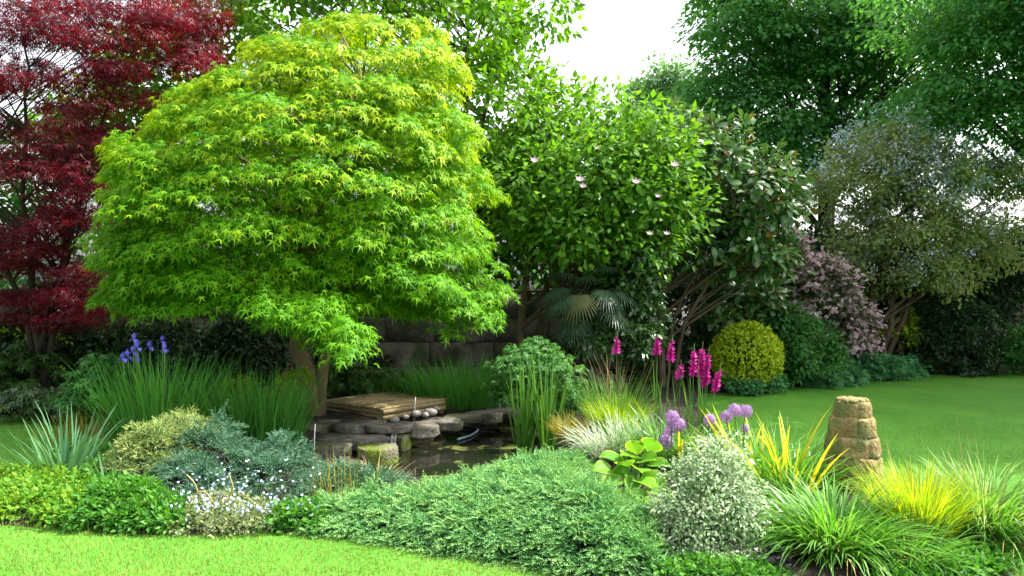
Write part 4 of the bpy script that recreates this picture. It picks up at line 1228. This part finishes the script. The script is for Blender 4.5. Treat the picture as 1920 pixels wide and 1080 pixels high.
def under(root, outline, hfun, mat, name='branches', st=.1, inset=.07):
    """dark branchwork under a mound"""
    lo, hi = outline.min(0), outline.max(0)
    c = outline.mean(0)
    mb = MB()
    Q = rng.uniform(lo, hi, (160, 2)); Q = np.column_stack([Q, np.zeros(160)]); Q = Q[inside(Q, outline)]
    z = np.maximum(hfun(Q) - inset, .02)
    for q, zz in zip(Q, z):
        a = np.array([c[0] + (q[0] - c[0]) * .2, c[1] + (q[1] - c[1]) * .2, .02]); b = np.array([q[0], q[1], zz])
        mb.add(*tube(bez(a, (a + b) / 2 + [0, 0, .08], b, 5), np.linspace(.018, .004, 5), 4, False))
    return mb.build(name, M['bark_dark'], root)

# big prostrate juniper in front
o1 = outline_px([(520, 985), (600, 1000), (680, 1008), (780, 1028), (880, 1043), (980, 1060), (1080, 1078), (1170, 1092), (1235, 1090), (1250, 1040), (1225, 1000), (1160, 975), (1120, 945), (1105, 905), (1100, 880), (1060, 882), (960, 910), (860, 930), (760, 945), (680, 950), (590, 965)])
def h1(Q):
    d = sdist(Q, o1)
    t = np.clip(d / .55, 0, 1)
    xr = np.clip((Q[:, 0] + 1.4) / 2.2, 0, 1)
    return np.where(d > 0, (.13 + .21 * xr) * t ** .6 + .05 * gnoise(Q, 4.0, 3) * t + .03 + .02 * gnoise(Q, 10, 4), .02)
jr = thing('spreading_juniper', 'large low spreading blue green juniper in front of the pond', 'shrub', (o1.mean(0)[0], o1.mean(0)[1], 0))
mound(o1, h1, 28000, M['lf_juniper'], jr, .078, flow=(-.25, -.5, 0), up=.5, thick=.06)
under(jr, o1, h1, 0)
# blue juniper left
o2 = outline_px([(235, 925), (300, 950), (380, 965), (470, 960), (560, 955), (640, 935), (640, 905), (600, 885), (540, 870), (470, 865), (400, 860), (330, 862), (260, 880)])
def h2(Q):
    d = sdist(Q, o2); t = np.clip(d / .35, 0, 1)
    xr = np.clip((Q[:, 0] + 1.1) / -1.3, 0.25, 1)
    return np.where(d > 0, .20 * xr * np.sqrt(t) + .13 * gnoise(Q, 6.0, 8) * t + .09 * t + .03, .02)
jb = thing('blue_juniper', 'lumpy steel blue dwarf juniper in front of the tall iris blades', 'shrub', (o2.mean(0)[0], o2.mean(0)[1], 0))
mound(o2, h2, 11000, M['lf_bluejun'], jb, .07, up=.9, thick=.06, plume=.12, per=7)
under(jb, o2, h2, 0)
o3 = outline_px([(205, 915), (260, 935), (330, 922), (400, 900), (430, 878), (400, 862), (330, 862), (250, 880)])
def h3(Q):
    d = sdist(Q, o3); t = np.clip(d / .3, 0, 1)
    return np.where(d > 0, .40 * np.sqrt(t) + .13 * gnoise(Q, 6.0, 9) * t + .05, .02)
jg = thing('golden_juniper', 'pale yellow tipped juniper behind the blue dwarf juniper', 'shrub', (o3.mean(0)[0], o3.mean(0)[1], 0))
mound(o3, h3, 6500, M['lf_goldjun'], jg, .075, up=.8, thick=.06, plume=.14)
under(jg, o3, h3, 0)
o4 = outline_px([(560, 965), (640, 955), (740, 940), (770, 922), (700, 905), (620, 905), (560, 925)])
def h4(Q):
    d = sdist(Q, o4); t = np.clip(d / .25, 0, 1)
    return np.where(d > 0, .13 * np.sqrt(t) + .02 * gnoise(Q, 6, 10) * t + .03, .02)
jc = thing('creeping_juniper', 'flat creeping juniper carpet below the pond rocks', 'shrub', (o4.mean(0)[0], o4.mean(0)[1], 0))
mound(o4, h4, 3600, M['lf_bluejun'], jc, .075, flow=(.3, -.2, 0), up=.5, thick=.05)
under(jc, o4, h4, 0)

# ------------------------------------------------------------------ grasses and strap-leaved clumps
def clump(name, label, c, parts, group=None, cat='grass'):
    c = np.asarray(c, float)
    root = thing(name, label, cat, (c[0], c[1], 0), group)
    for (nm, mat, V, F, A) in parts:
        mobj(nm, V, [F], M[mat], root, A)
    return root

def T(n, c, r, L, w, **k):
    V, F, A, _ = tuft(n, c, r, L, w, **k)
    V[:, 2] = np.maximum(V[:, 2], .012)
    return V, F, A

def at0(px, py): return G(px, py)
c = np.array([W(1565, 1000, 4.75)[0], 4.75, .02])
clump('grass_clump', 'bright green arching grass clump in front of the stone tower', c, [('dead_blades', 'stem_dry', *T(55, c, .22, .45, .005, th=(.5, 1.1), bend=(.8, 1.8), seg=5)), ('blades', 'lf_clump', *T(1100, c, .22, .52, .0088, th=(.1, .85), bend=(.6, 1.7), seg=6))])
c = np.array([W(1722, 1000, 4.9)[0], 4.9, .02])
clump('grass_clump', 'golden yellow grass clump between two green clumps', c, [('blades', 'lf_golden', *T(1100, c, .13, .50, .0052, th=(.05, .5), bend=(.1, .9), seg=5)),
      ('seed_stalk', 'stem_dry', *T(22, c, .12, .6, .0022, th=(.02, .25), bend=(0, .3)))])
c = np.array([W(1845, 1000, 5.05)[0], 5.05, .02])
clump('grass_clump', 'pale striped grass clump at the right edge of the bed', c, [('dead_blades', 'stem_dry', *T(45, c, .22, .45, .004, th=(.5, 1.1), bend=(.8, 1.8), seg=5)), ('blades', 'lf_striped', *T(1200, c, .22, .56, .0065, th=(.1, .75), bend=(.5, 1.7), seg=6)),
      ('seed_stalk', 'stem_dry', *T(18, c, .15, .66, .0022, th=(.02, .3), bend=(0, .3)))])
c = np.array([W(1700, 1075, 4.55)[0], 4.55, .02])
clump('grass_clump', 'low green grass clump at the bottom edge between the two larger ones', c, [('blades', 'lf_clump', *T(420, c, .16, .36, .0055, th=(.2, .8), bend=(.5, 1.6), seg=5))])
c = np.array([W(1160, 755, 8.6)[0], 8.6, .02])
clump('grass_clump', 'upright lime yellow grass tuft behind the white striped grass', c, [('blades', 'lf_lemon', *T(800, c, .20, .42, .005, th=(.05, .6), bend=(.1, .7), seg=4))])
c = np.array([W(1150, 720, 9.2)[0], 9.2, .02])
clump('grass_clump', 'loose green grass tuft with long stalks behind the lime tuft', c, [('blades', 'lf_sword', *T(420, c, .3, .62, .005, th=(.05, .5), bend=(.1, .8), seg=4)), ('seed_stalk', 'stem_dry', *T(26, c, .25, .9, .002, th=(.02, .3), bend=(.1, .7)))])
c = np.array([W(1066, 815, 8.15)[0], 8.15, .02])
clump('grass_clump', 'small bronze gold sedge tuft beside the pond reeds', c, [('blades', 'lf_bronze', *T(420, c, .10, .32, .004, th=(.05, .5), bend=(.1, .9), seg=4))])
c = np.array([W(1165, 838, 7.4)[0], 7.4, .02])
clump('grass_clump', 'white and green striped grass behind the spreading juniper', c, [('blades', 'lf_silver', *T(560, c, .30, .46, .006, th=(.1, .7), bend=(.3, 1.7), seg=5))])
c = np.array([W(1240, 845, 7.0)[0], 7.0, .02])
clump('grass_clump', 'fresh green strap-leaved clump behind the hosta', c, [('blades', 'lf_sword', *T(300, c, .28, .55, .009, th=(.05, .6), bend=(.2, 1.2), seg=5))])
c = np.array([W(1330, 850, 6.7)[0], 6.7, .02])
clump('grass_clump', 'green strap leaves under the lilac allium heads', c, [('blades', 'lf_sword', *T(260, c, .3, .5, .009, th=(.1, .8), bend=(.2, 1.2), seg=5))])
c = np.array([W(860, 735, 10.7)[0], 10.7, .02])
clump('grass_clump', 'shaded dark green sedge behind the timber platform', c, [('blades', 'lf_iris', *T(700, c, .55, .72, .006, th=(.05, .5), bend=(.1, 1.0), seg=4, rx=1.1, ry=.5))])
c = np.array([W(760, 728, 11.2)[0], 11.2, .02])
clump('grass_clump', 'shaded dark green sedge under the maple branches by the wall', c, [('blades', 'lf_iris', *T(500, c, .6, .5, .006, th=(.1, .7), bend=(.1, 1.1), seg=4, rx=1.2, ry=.5))])
c = np.array([W(155, 800, 8.0)[0], 8.0, .02])
clump('grass_clump', 'wispy tawny grass beside the tall iris blades', c, [('blades', 'lf_bronze', *T(260, c, .28, .40, .003, th=(.1, .7), bend=(.2, 1.0), seg=4))])
c = np.array([W(690, 925, 6.1)[0], 6.1, .02])
clump('grass_clump', 'thin straw coloured sedge by the front edge of the pond', c, [('blades', 'stem_dry', *T(70, c, .18, .34, .0025, th=(.1, .8), bend=(.2, 1.2), seg=4)), ('blade', 'lf_sword', *T(60, c, .2, .3, .003, th=(.1, .7), bend=(.2, 1.2), seg=4))])
c = np.array([W(640, 970, 5.75)[0], 5.75, .02])
clump('grass_clump', 'fine upright yellow stalks rising through the creeping juniper', c, [('seed_stalk', 'lf_bronze', *T(34, c, .22, .42, .003, th=(.02, .3), bend=(0, .4)))])

# pond reeds: every blade its own part
def blade_clump(name, label, c, n, r, L, w, mat, cat, th=(.02, .2), bend=(0, .3), seg=6, rx=1., ry=1., z0=0.0, part='blade', group=None):
    c = np.asarray(c, float)
    root = thing(name, label, cat, (c[0], c[1], z0), group)
    V, F, A, k = tuft(n, (c[0], c[1], z0), r, L, w, th=th, bend=bend, seg=seg, rx=rx, ry=ry)
    V = V.reshape(n, k, 3); A = A.reshape(n, k); f0 = F.reshape(n, -1, 4)[0]
    for i in range(n):
        mobj(part, V[i], [f0], M[mat], root, A[i])
    return root
blade_clump('pond_reed', 'tall green flag iris blades standing in the pond, nearer the maple', W(982, 830, 8.7), 42, .085, 1.05, .014, 'lf_reed', 'reed', th=(.01, .22), bend=(0, .2), z0=WZ - .05)
blade_clump('pond_reed', 'tall green flag iris blades in the pond beside the bronze sedge', W(1026, 830, 8.6), 42, .08, 1.1, .014, 'lf_reed', 'reed', th=(.01, .24), bend=(0, .3), z0=WZ - .05)
# glaucous strap leaves on the left
blade_clump('strap_leaf_plant', 'fan of blue green strap leaves on the left above the ground cover', (W(125, 905, 6.5)[0], 6.5, 0), 80, .16, .66, .013, 'lf_glauc', 'plant', th=(.1, .7), bend=(0, .6))
blade_clump('strap_leaf_plant', 'a few stiff strap leaves beside the golden juniper', (W(205, 925, 6.2)[0], 6.2, 0), 10, .06, .36, .010, 'lf_glauc', 'plant', th=(.05, .4), bend=(0, .3))

# gold-striped iris leaves around the stone tower
for (px, py, Y, n, L, lab) in [(1275, 800, 6.9, 9, .55, 'bright yellow blades rising behind the lilac alliums'), (1350, 850, 6.5, 16, .42, 'golden leaved iris clump under the alliums'), (1420, 860, 6.3, 22, .50, 'golden leaved iris clump between the alliums and the stone tower'), (1475, 870, 6.1, 24, .55, 'golden striped iris clump left of the stone tower'), (1522, 880, 6.3, 12, .36, 'yellow edged iris blades touching the stone tower')]:
    r = blade_clump('golden_iris', lab, (W(px, py, Y)[0], Y, 0), n, .2, L * 1.3, .016, 'lf_yellowleaf', 'plant', th=(.1, .6), bend=(.2, 1.1), group='golden leaved irises')
    c = np.array([W(px, py, Y)[0], Y, .0])
    V, F, A = T(n * 12, c, .26, L * 1.1, .008, th=(.1, .7), bend=(.3, 1.4), seg=5)
    mobj('green_blades', V, [F], M['lf_clump'], r, A)

# tall siberian iris with violet flowers
c = np.array([W(300, 830, 7.9)[0], 7.9, .02])
ir = clump('iris_clump', 'tall green iris blades with violet blue flowers left of the maple trunk', c, [('dead_blades', 'stem_dry', *T(40, c, .4, .6, .004, th=(.1, .6), bend=(.3, 1.6), seg=5)), ('blades', 'lf_iris', *T(620, c, .42, .92, .0062, th=(.03, .35), bend=(.05, .8), seg=5, rx=1.1, ry=.7))], cat='plant')
for (px, py) in [(252, 636), (258, 652), (240, 668), (257, 672), (250, 660), (281, 651), (305, 640), (309, 655), (230, 672)]:
    Y = 7.8 + rng.normal(0, .15)
    p = W(px, py, Y)
    b = c + np.array([rng.normal(0, .12), rng.normal(0, .1), 0]) + np.array([(p[0] - c[0]) * .5, 0, 0])
    mb = MB(); mb.add(*tube(bez(b, np.array([p[0], p[1], p[2] * .5]), p, 6), .006, 5)); mb.build('flower_stem', M['stem_green'], ir)
    mb = MB()
    for k in range(6):
        a = k * math.pi / 3 + rng.random() * .5
        out = np.array([math.cos(a), math.sin(a), 0])
        d = nrm(out * (1 if k % 2 else .35) + np.array([0, 0, -.35 if k % 2 else 1.0]))
        V, F, _ = scatter(t_oval6(.34, .3, .1), p[None], d[None], (np.array([0, 0, 1.]) if k % 2 else out)[None], np.array([.062]) * rng.uniform(.85, 1.15))
        mb.add(V, F)
    mb.build('flower', M['fl_iris'], ir)
c = np.array([W(470, 830, 8.1)[0], 8.1, .02])
clump('iris_clump', 'tall green iris blades without flowers beside the maple trunk', c, [('blades', 'lf_iris', *T(620, c, .46, .80, .006, th=(.05, .4), bend=(.05, .9), seg=5, rx=1.15, ry=.6))], cat='plant')

# gladioli
def gladiolus(label, px, ytop, ybot, Y, n, lean=0.0):
    n = int(n * 1.5)
    top = W(px, ytop, Y); b = np.array([top[0] - lean - .02, Y, 0.0])
    root = thing('gladiolus', label, 'flower', b, 'magenta gladioli')
    pts = bez(b, np.array([b[0] + lean * .2, Y, top[2] * .55]), top + [0, 0, .08], 8)
    mb = MB(); mb.add(*tube(pts, np.linspace(.006, .002, 8), 5)); mb.build('stem', M['stem_green'], root)
    zb = W(px, ybot, Y)[2]
    for i in range(n):
        z = zb + (top[2] - zb) * (i + .5) / n
        f = np.clip(z / (top[2] + .08), 0, 1)
        cpt = bez(b, np.array([b[0] + lean * .2, Y, top[2] * .55]), top + [0, 0, .08], 30)
        p = cpt[np.argmin(np.abs(cpt[:, 2] - z))]
        s = 1 if i % 2 else -1
        ax = nrm([s * .7 + rng.normal(0, .2), -.6, .15 + rng.normal(0, .15)])
        mb = MB()
        V, F = t_star(6, 1, .9, .62)
        size = .042 * (1.15 - .5 * i / n) * rng.uniform(.8, 1.2)
        X = nrm(np.cross(ax, [0, 0, 1])); Yv = np.cross(X, ax)
        mb.add(p + (V[:, :1] * X + V[:, 1:2] * Yv + V[:, 2:] * ax) * size, F)
        mb.build('flower', M['fl_glad'], root)
    V, F, A, k = tuft(6, b, .03, top[2] * .8, .010, th=(.03, .25), bend=(0, .3), seg=5)
    mobj('leaves', V, [F], M['lf_sword'], root, A)
gladiolus('single magenta gladiolus spike in front of the camellia', 1158, 634, 660, 9.2, 6)
gladiolus('upright magenta gladiolus spike, left one of the middle pair', 1234, 638, 664, 9.2, 6)
gladiolus('magenta gladiolus spike leaning right, right one of the middle pair', 1262, 642, 674, 9.0, 7, .06)
gladiolus('leftmost tall magenta gladiolus spike of the dense group', 1302, 658, 700, 8.6, 9)
gladiolus('tall magenta gladiolus spike at the middle of the dense group', 1318, 655, 704, 8.5, 10, .02)
gladiolus('long magenta gladiolus spike at the right of the dense group', 1330, 665, 724, 8.5, 11, .05)
gladiolus('magenta gladiolus spike nearest the golden ball', 1352, 696, 732, 8.4, 8, .10)
gladiolus('short magenta gladiolus spike low beside the dense group', 1277, 688, 708, 8.6, 4)

# alliums
def allium(label, px, py, Y, r, mat='fl_allium'):
    p = W(px, py, Y); b = np.array([p[0] + rng.normal(0, .05), Y + .03, 0.0])
    root = thing('allium', label, 'flower', b, 'lilac alliums')
    mb = MB(); mb.add(*tube(bez(b, np.array([b[0], b[1], p[2] * .6]), p, 6), .005, 5)); mb.build('stem', M['stem_green'], root)
    n = 190
    i = np.arange(n) + .5
    ph = np.arccos(1 - 2 * i / n); th = math.pi * (1 + 5 ** .5) * i
    d = np.stack([np.cos(th) * np.sin(ph), np.sin(th) * np.sin(ph), np.cos(ph)], -1)
    P = p + d * r * rng.uniform(.70, 1.06, n)[:, None]
    V, F, k = scatter(t_star(6, 1, .3, .22), P, nrm(np.cross(d, rng.normal(0, 1, (n, 3)))), d, r * rng.uniform(.2, .36, n))
    # t_star lies in the XY plane facing +Z
    mobj('flower_head', V, F, M[mat], root)
al = [(1260, 782, 11.5, 'lilac allium head, topmost of the tight cluster of five'), (1274, 796, 10.5, 'lilac allium head at the right of the tight cluster of five'), (1262, 799, 11.5, 'lilac allium head at the centre of the tight cluster of five'), (1252, 813, 9.5, 'small lilac allium head second lowest of the tight cluster'), (1249, 827, 12, 'lilac allium head, lowest of the tight cluster of five'), (1330, 787, 10, 'lilac allium head standing alone between the two clusters'), (1362, 781, 10, 'small lilac allium head beside the highest pair'), (1377, 769, 11, 'lilac allium head, left one of the highest pair'), (1397, 771, 11.5, 'lilac allium head, rightmost of the highest pair'), (1397, 803, 7.5, 'small faded allium head below the highest pair')]
for px, py, r, lab in al:
    allium(lab, px, py, 6.45 + rng.normal(0, .1), r * 1.08 / FPX * 6.45)

# hosta
def hosta():
    c = np.array([W(1190, 935, 5.55)[0], 5.55, 0.2])
    root = thing('hosta', 'hosta with broad pale edged green leaves in the spreading juniper', 'plant', (c[0], c[1], 0))
    spots = [(1115, 905, -1, .1), (1128, 925, -.9, -.2), (1175, 965, -.1, -.6), (1150, 950, -.5, -.4), (1245, 950, .9, -.3), (1210, 905, .3, .1), (1245, 895, .8, .3), (1170, 870, -.3, .5), (1145, 905, -.9, 0), (1165, 885, -.5, .3), (1200, 880, .1, .4), (1225, 900, .7, .2), (1160, 930, -.8, -.1), (1200, 935, .2, -.3), (1225, 945, .6, -.3), (1185, 910, -.2, -.1), (1215, 860, .3, .5), (1180, 855, -.4, .6), (1235, 870, .8, .5), (1240, 925, .9, 0), (1200, 958, .3, -.5), (1130, 880, -.9, .5), (1150, 860, -.6, .7), (1222, 835, .1, .9), (1190, 838, -.2, .9)]
    for i, (px, py, dx, dz) in enumerate(spots):
        Y = 5.3 + (960 - py) / 125 * .7 + rng.normal(0, .05)
        p = W(px, py, Y)
        ax = nrm([dx, -.55 + rng.normal(0, .2), dz * .5 - .05]); n_ = nrm(np.array([dx * .1, -.35, .9]) + rng.normal(0, .25, 3))
        X = nrm(np.cross(ax, n_)); n_ = np.cross(X, ax)
        L, wv = .195 * rng.uniform(.75, 1.2), .072 * rng.uniform(.85, 1.2)
        V, A = [], []
        ts = np.linspace(0, 1, 9); us = np.linspace(-1, 1, 7)
        for t in ts:
            hw = wv * (math.sin(math.pi * min(1, t * .92 + .06)) ** .75) * (1.15 - .35 * t)
            for u in us:
                V.append(p + ax * (t - .5) * L + X * u * hw + n_ * (abs(u) * .022 - .05 * (t - .3) ** 2 * 1.2 + .004 * math.sin(u * 14)))
                A.append(abs(u) if .04 < t < .96 else 1)
        nu = len(us)
        Fq = np.array([(a * nu + b, a * nu + b + 1, (a + 1) * nu + b + 1, (a + 1) * nu + b) for a in range(len(ts) - 1) for b in range(nu - 1)])
        mobj('leaf', np.array(V), [Fq], M['lf_hosta'], root, np.array(A), smooth=True)
        mb = MB(); mb.add(*tube(bez(np.array([c[0], 5.75, .02]), (np.array([c[0], 5.75, .25]) + p) / 2, p - ax * L * .5, 5), .006, 5)); mb.build('leaf_stalk', M['stem_green'], root)
hosta()

# variegated euonymus
shrub('variegated_shrub', 'silvery white variegated shrub in front of the alliums', W(1340, 1060, 4.95) * [1, 1, 0], [B(1330, 940, 4.95, 85, 80, .36), B(1345, 880, 5.05, 60, 55, .3), B(1300, 990, 4.85, 70, 75, .3), B(1380, 980, 4.9, 62, 80, .3), B(1340, 1040, 4.8, 95, 65, .32), B(1310, 1090, 4.75, 80, 50, .3), B(1395, 1060, 4.8, 55, 70, .3)],
      M['lf_euon'], OV, 700, .085, 34, .028, rmin=.6, nl=60, r0=.02)

# feathery leafy clump behind the reeds
def rue(name, label, base, blobs, pads, mat='lf_rue', ls=.06, R=.1, nl=20, nleaf=24):
    return shrub(name, label, base, blobs, M[mat], PALM5, pads, R, nleaf, ls, kind='fan', droop=.4, thick=.02, bark='stem_green', cat='plant', r0=.012, nl=nl)
rue('leafy_perennial', 'rounded clump of fresh green divided leaves behind the pond reeds', W(1000, 760, 9.6) * [1, 1, 0], [B(985, 690, 9.6, 70, 45, .45), B(1030, 700, 9.5, 60, 40, .45), B(960, 730, 9.5, 40, 35, .35), B(1060, 740, 9.4, 35, 30, .3), B(1000, 660, 9.7, 45, 30, .3)], 230)
rue('leafy_perennial', 'lime green divided leaves at the foot of the maple trunk', W(470, 800, 9.0) * [1, 1, 0], [B(455, 730, 9.0, 45, 28, .3), B(515, 745, 9.0, 50, 30, .3), B(560, 710, 9.2, 30, 20, .2)], 90, 'lf_lemon')
rue('leafy_perennial', 'shaded green leaves left of the violet iris flowers', W(200, 770, 9.2) * [1, 1, 0], [B(200, 700, 9.2, 40, 38, .4), B(165, 735, 9.0, 40, 28, .35)], 100, 'lf_mid', .09)
rue('leafy_perennial', 'purple tinged low leaves in the shaded bed at the left edge', W(90, 765, 9.8) * [1, 1, 0], [B(60, 745, 9.8, 70, 28, .4), B(130, 750, 9.6, 50, 22, .3)], 100, 'lf_ivy', .08)
rue('fern_clump', 'shaded dark ferns behind the timber platform', W(660, 745, 11.4) * [1, 1, 0], [B(650, 700, 11.4, 60, 35, .4), B(720, 715, 11.4, 60, 28, .4)], 110, 'lf_fern', .08)
rue('fern_clump', 'dark ferny leaves at the foot of the wall below the red maple', W(60, 740, 11.0) * [1, 1, 0], [B(40, 690, 11.2, 60, 50, .5), B(-60, 700, 11, 70, 50, .5)], 90, 'lf_fern', .1)
shrub('thorny_shrub', 'leggy bare stemmed shrub with few leaves under the red maple', W(90, 730, 11.6) * [1, 1, 0], [B(70, 620, 11.6, 55, 60, .4), B(110, 670, 11.5, 40, 40, .3)], M['lf_lemon'], OV, 22, .12, 8, .07, nl=22, bark='bark')

rue('purple_leaf_plant', 'low dark purple leaves between the variegated shrub and the green grass', W(1435, 1075, 4.5) * [1, 1, 0], [B(1442, 1055, 4.55, 24, 20, .12)], 24, 'lf_purple', .05, R=.07)
# ground cover on the left
def cover(name, label, outline, h, pads, mat, tmpl, ls, nleaf, R=.09, seed=1):
    lo, hi = outline.min(0), outline.max(0)
    Q = rng.uniform(lo, hi, (pads * 4, 2)); Q = np.column_stack([Q, np.zeros(len(Q))]); Q = Q[inside(Q, outline)][:pads]
    d = sdist(Q, outline)
    Q[:, 2] = h * np.sqrt(np.clip(d / .25, 0.05, 1)) * (1 + .35 * gnoise(Q, 5, seed)) * rng.uniform(.7, 1, len(Q)) + .02
    OUT = nrm(np.column_stack([rng.normal(0, .5, len(Q)), rng.normal(-.5, .5, len(Q)), np.ones(len(Q))]))
    P, D, N, S, tp = ball_pads(Q, OUT, np.full(len(Q), R), nleaf, .6, ls)
    P[:, 2] = np.maximum(P[:, 2], .015)
    c = outline.mean(0)
    root = thing(name, label, 'ground cover', (c[0], c[1], 0))
    leaves('foliage', M[mat], tmpl, P, D, N, S, root, tp)
    mb = MB()
    for q in Q[::6]:
        mb.add(*tube(np.array([[q[0] + .03, q[1] + .03, 0], [q[0] + .01, q[1], q[2] * .6], q]), .003, 4, False))
    mb.build('stem', M['stem_green'], root)['kind'] = 'stuff'
    return root
cover('ground_cover', 'yellow green leafy ground cover at the left end of the bed', outline_px([(-150, 975), (0, 980), (150, 992), (230, 960), (230, 930), (120, 905), (0, 900), (-150, 905)]), .15, 300, 'lf_coverlime', OV, .045, 44, R=.11)
cover('ground_cover', 'mid green leafy ground cover below the blue strap leaves', outline_px([(130, 992), (200, 998), (340, 1002), (360, 970), (300, 945), (220, 940), (150, 950)]), .15, 200, 'lf_cover', OV, .05, 40, R=.11, seed=5)
cover('ground_cover', 'deep green foliage between the left lawn and the blue strap leaves', outline_px([(20, 905), (130, 935), (230, 935), (230, 880), (180, 850), (110, 870)]), .14, 150, 'lf_cover', OV, .06, 30)
cover('ground_cover', 'small bright leaves between forget-me-nots and the spreading juniper', outline_px([(500, 998), (600, 1002), (650, 985), (640, 960), (560, 965), (500, 975)]), .09, 90, 'lf_cover', OV, .055, 26)
cover('ground_cover', 'low green leaves at the foot of the variegated shrub along the bottom edge', outline_px([(1225, 1085), (1245, 1112), (1440, 1130), (1480, 1110), (1440, 1070), (1300, 1060)]), .07, 120, 'lf_cover', OV, .04, 26)
cover('ground_cover', 'low green leaves under the pale striped grass at the right corner', outline_px([(1640, 1128), (1780, 1118), (1895, 1072), (1880, 1040), (1780, 1050), (1650, 1080)]), .08, 130, 'lf_cover', OV, .045, 26)
fm = cover('forget_me_nots', 'sprawling forget-me-nots with tiny pale blue flowers at the lawn edge', outline_px([(330, 1003), (420, 1005), (510, 998), (530, 975), (470, 955), (380, 955), (330, 975)]), .12, 130, 'lf_paleherb', RH, .03, 34)
fm['category'] = 'flower'
n = 330
px = np.clip(rng.normal(430, 55, n), 320, 620); py = rng.normal(945, 34, n)
spr = rng.random(n) < .3
px = np.where(spr, rng.uniform(340, 600, n), px); py = np.where(spr, rng.uniform(860, 960, n), py)
Yq = np.where(py > 930, 5.35, 5.6 + (930 - py) / 80 * .6) + rng.normal(0, .06, n)
P = np.stack([(px - 960) / FPX * Yq, Yq, CZ - (py - 540) / FPX * Yq], -1)
P[:, 2] = np.maximum(P[:, 2], .05)
V, F, k = scatter(t_star(5, 1, .1, .6), P, rng.normal(0, 1, (n, 3)), np.array([0, -.7, .7]) + rng.normal(0, .35, (n, 3)), np.full(n, .0115))
mobj('flower', V, F, M['fl_sky'], fm)['kind'] = 'stuff'
mb = MB()
for p in P[::2]:
    b = np.array([p[0] * .9 + -1.9 * .1, p[1] + .05, 0])
    mb.add(*tube(bez(b, np.array([p[0], p[1], p[2] * .5]), p, 4), .0018, 3, False))
mb.build('flower_stem', M['stem_green'], fm)['kind'] = 'stuff'
# dry curled stalks
c = W(360, 995, 5.25)
mb = MB()
for pts in ([(322, 997), (350, 965), (362, 925), (385, 918), (402, 945)], [(350, 890), (365, 905), (372, 925)], [(430, 890), (438, 915), (428, 940)]):
    p = np.array([W(x, y, 5.25) for x, y in pts]); t = np.linspace(0, len(p) - 1, 14)
    p = np.stack([np.interp(t, np.arange(len(p)), p[:, i]) for i in range(3)], -1)
    for _ in range(2): p[1:-1] = (p[:-2] + 2 * p[1:-1] + p[2:]) / 4
    mb.add(*tube(p, .004, 5))
tag(mb.build('dry_stalk', M['stem_dry']), 'dry tan curled stalks arching over the forget-me-nots', 'stalk')

# ------------------------------------------------------------------ mown grass blades near the camera
n = 130000
Y = 4.0 + 9.0 * rng.random(n) ** 1.9
Y = Y[rng.random(n) < np.clip((13.0 - Y) / 7.5, 0, 1)]; n = len(Y)
X = (rng.uniform(-120, 2040, n) - 960) / FPX * Y
Q = np.column_stack([X, Y, np.zeros(n)])
db = sdist(Q, bed)
Q = Q[db < .03]
n = len(Q)
az = rng.uniform(0, 6.28, n); L = rng.uniform(.016, .036, n); tl = rng.normal(0, .4, n)
d = np.stack([np.cos(az), np.sin(az), 0 * az], -1)
L = L * np.clip((15 - Q[:, 1]) / 9, .25, 1)
wv = np.stack([-np.sin(az), np.cos(az), 0 * az], -1) * (.0022 + .0003 * (Q[:, 1] - 4))[:, None]
top = Q + d * (L * np.sin(tl + .5))[:, None]; top[:, 2] = L * np.cos(tl)
V = np.stack([Q - wv, Q + wv, top], 1).reshape(-1, 3)
g = mobj('grass', V, np.arange(n * 3).reshape(-1, 3), M['grass'])
tag(g, 'short mown grass blades on the lawn', 'grass', kind='stuff')
#print('TRIS', sum(sum(len(p.vertices) - 2 for p in me.polygons) if len(me.polygons) < 2000 else len(me.polygons) for me in bpy.data.meshes), 'OBJ', len(bpy.data.objects))
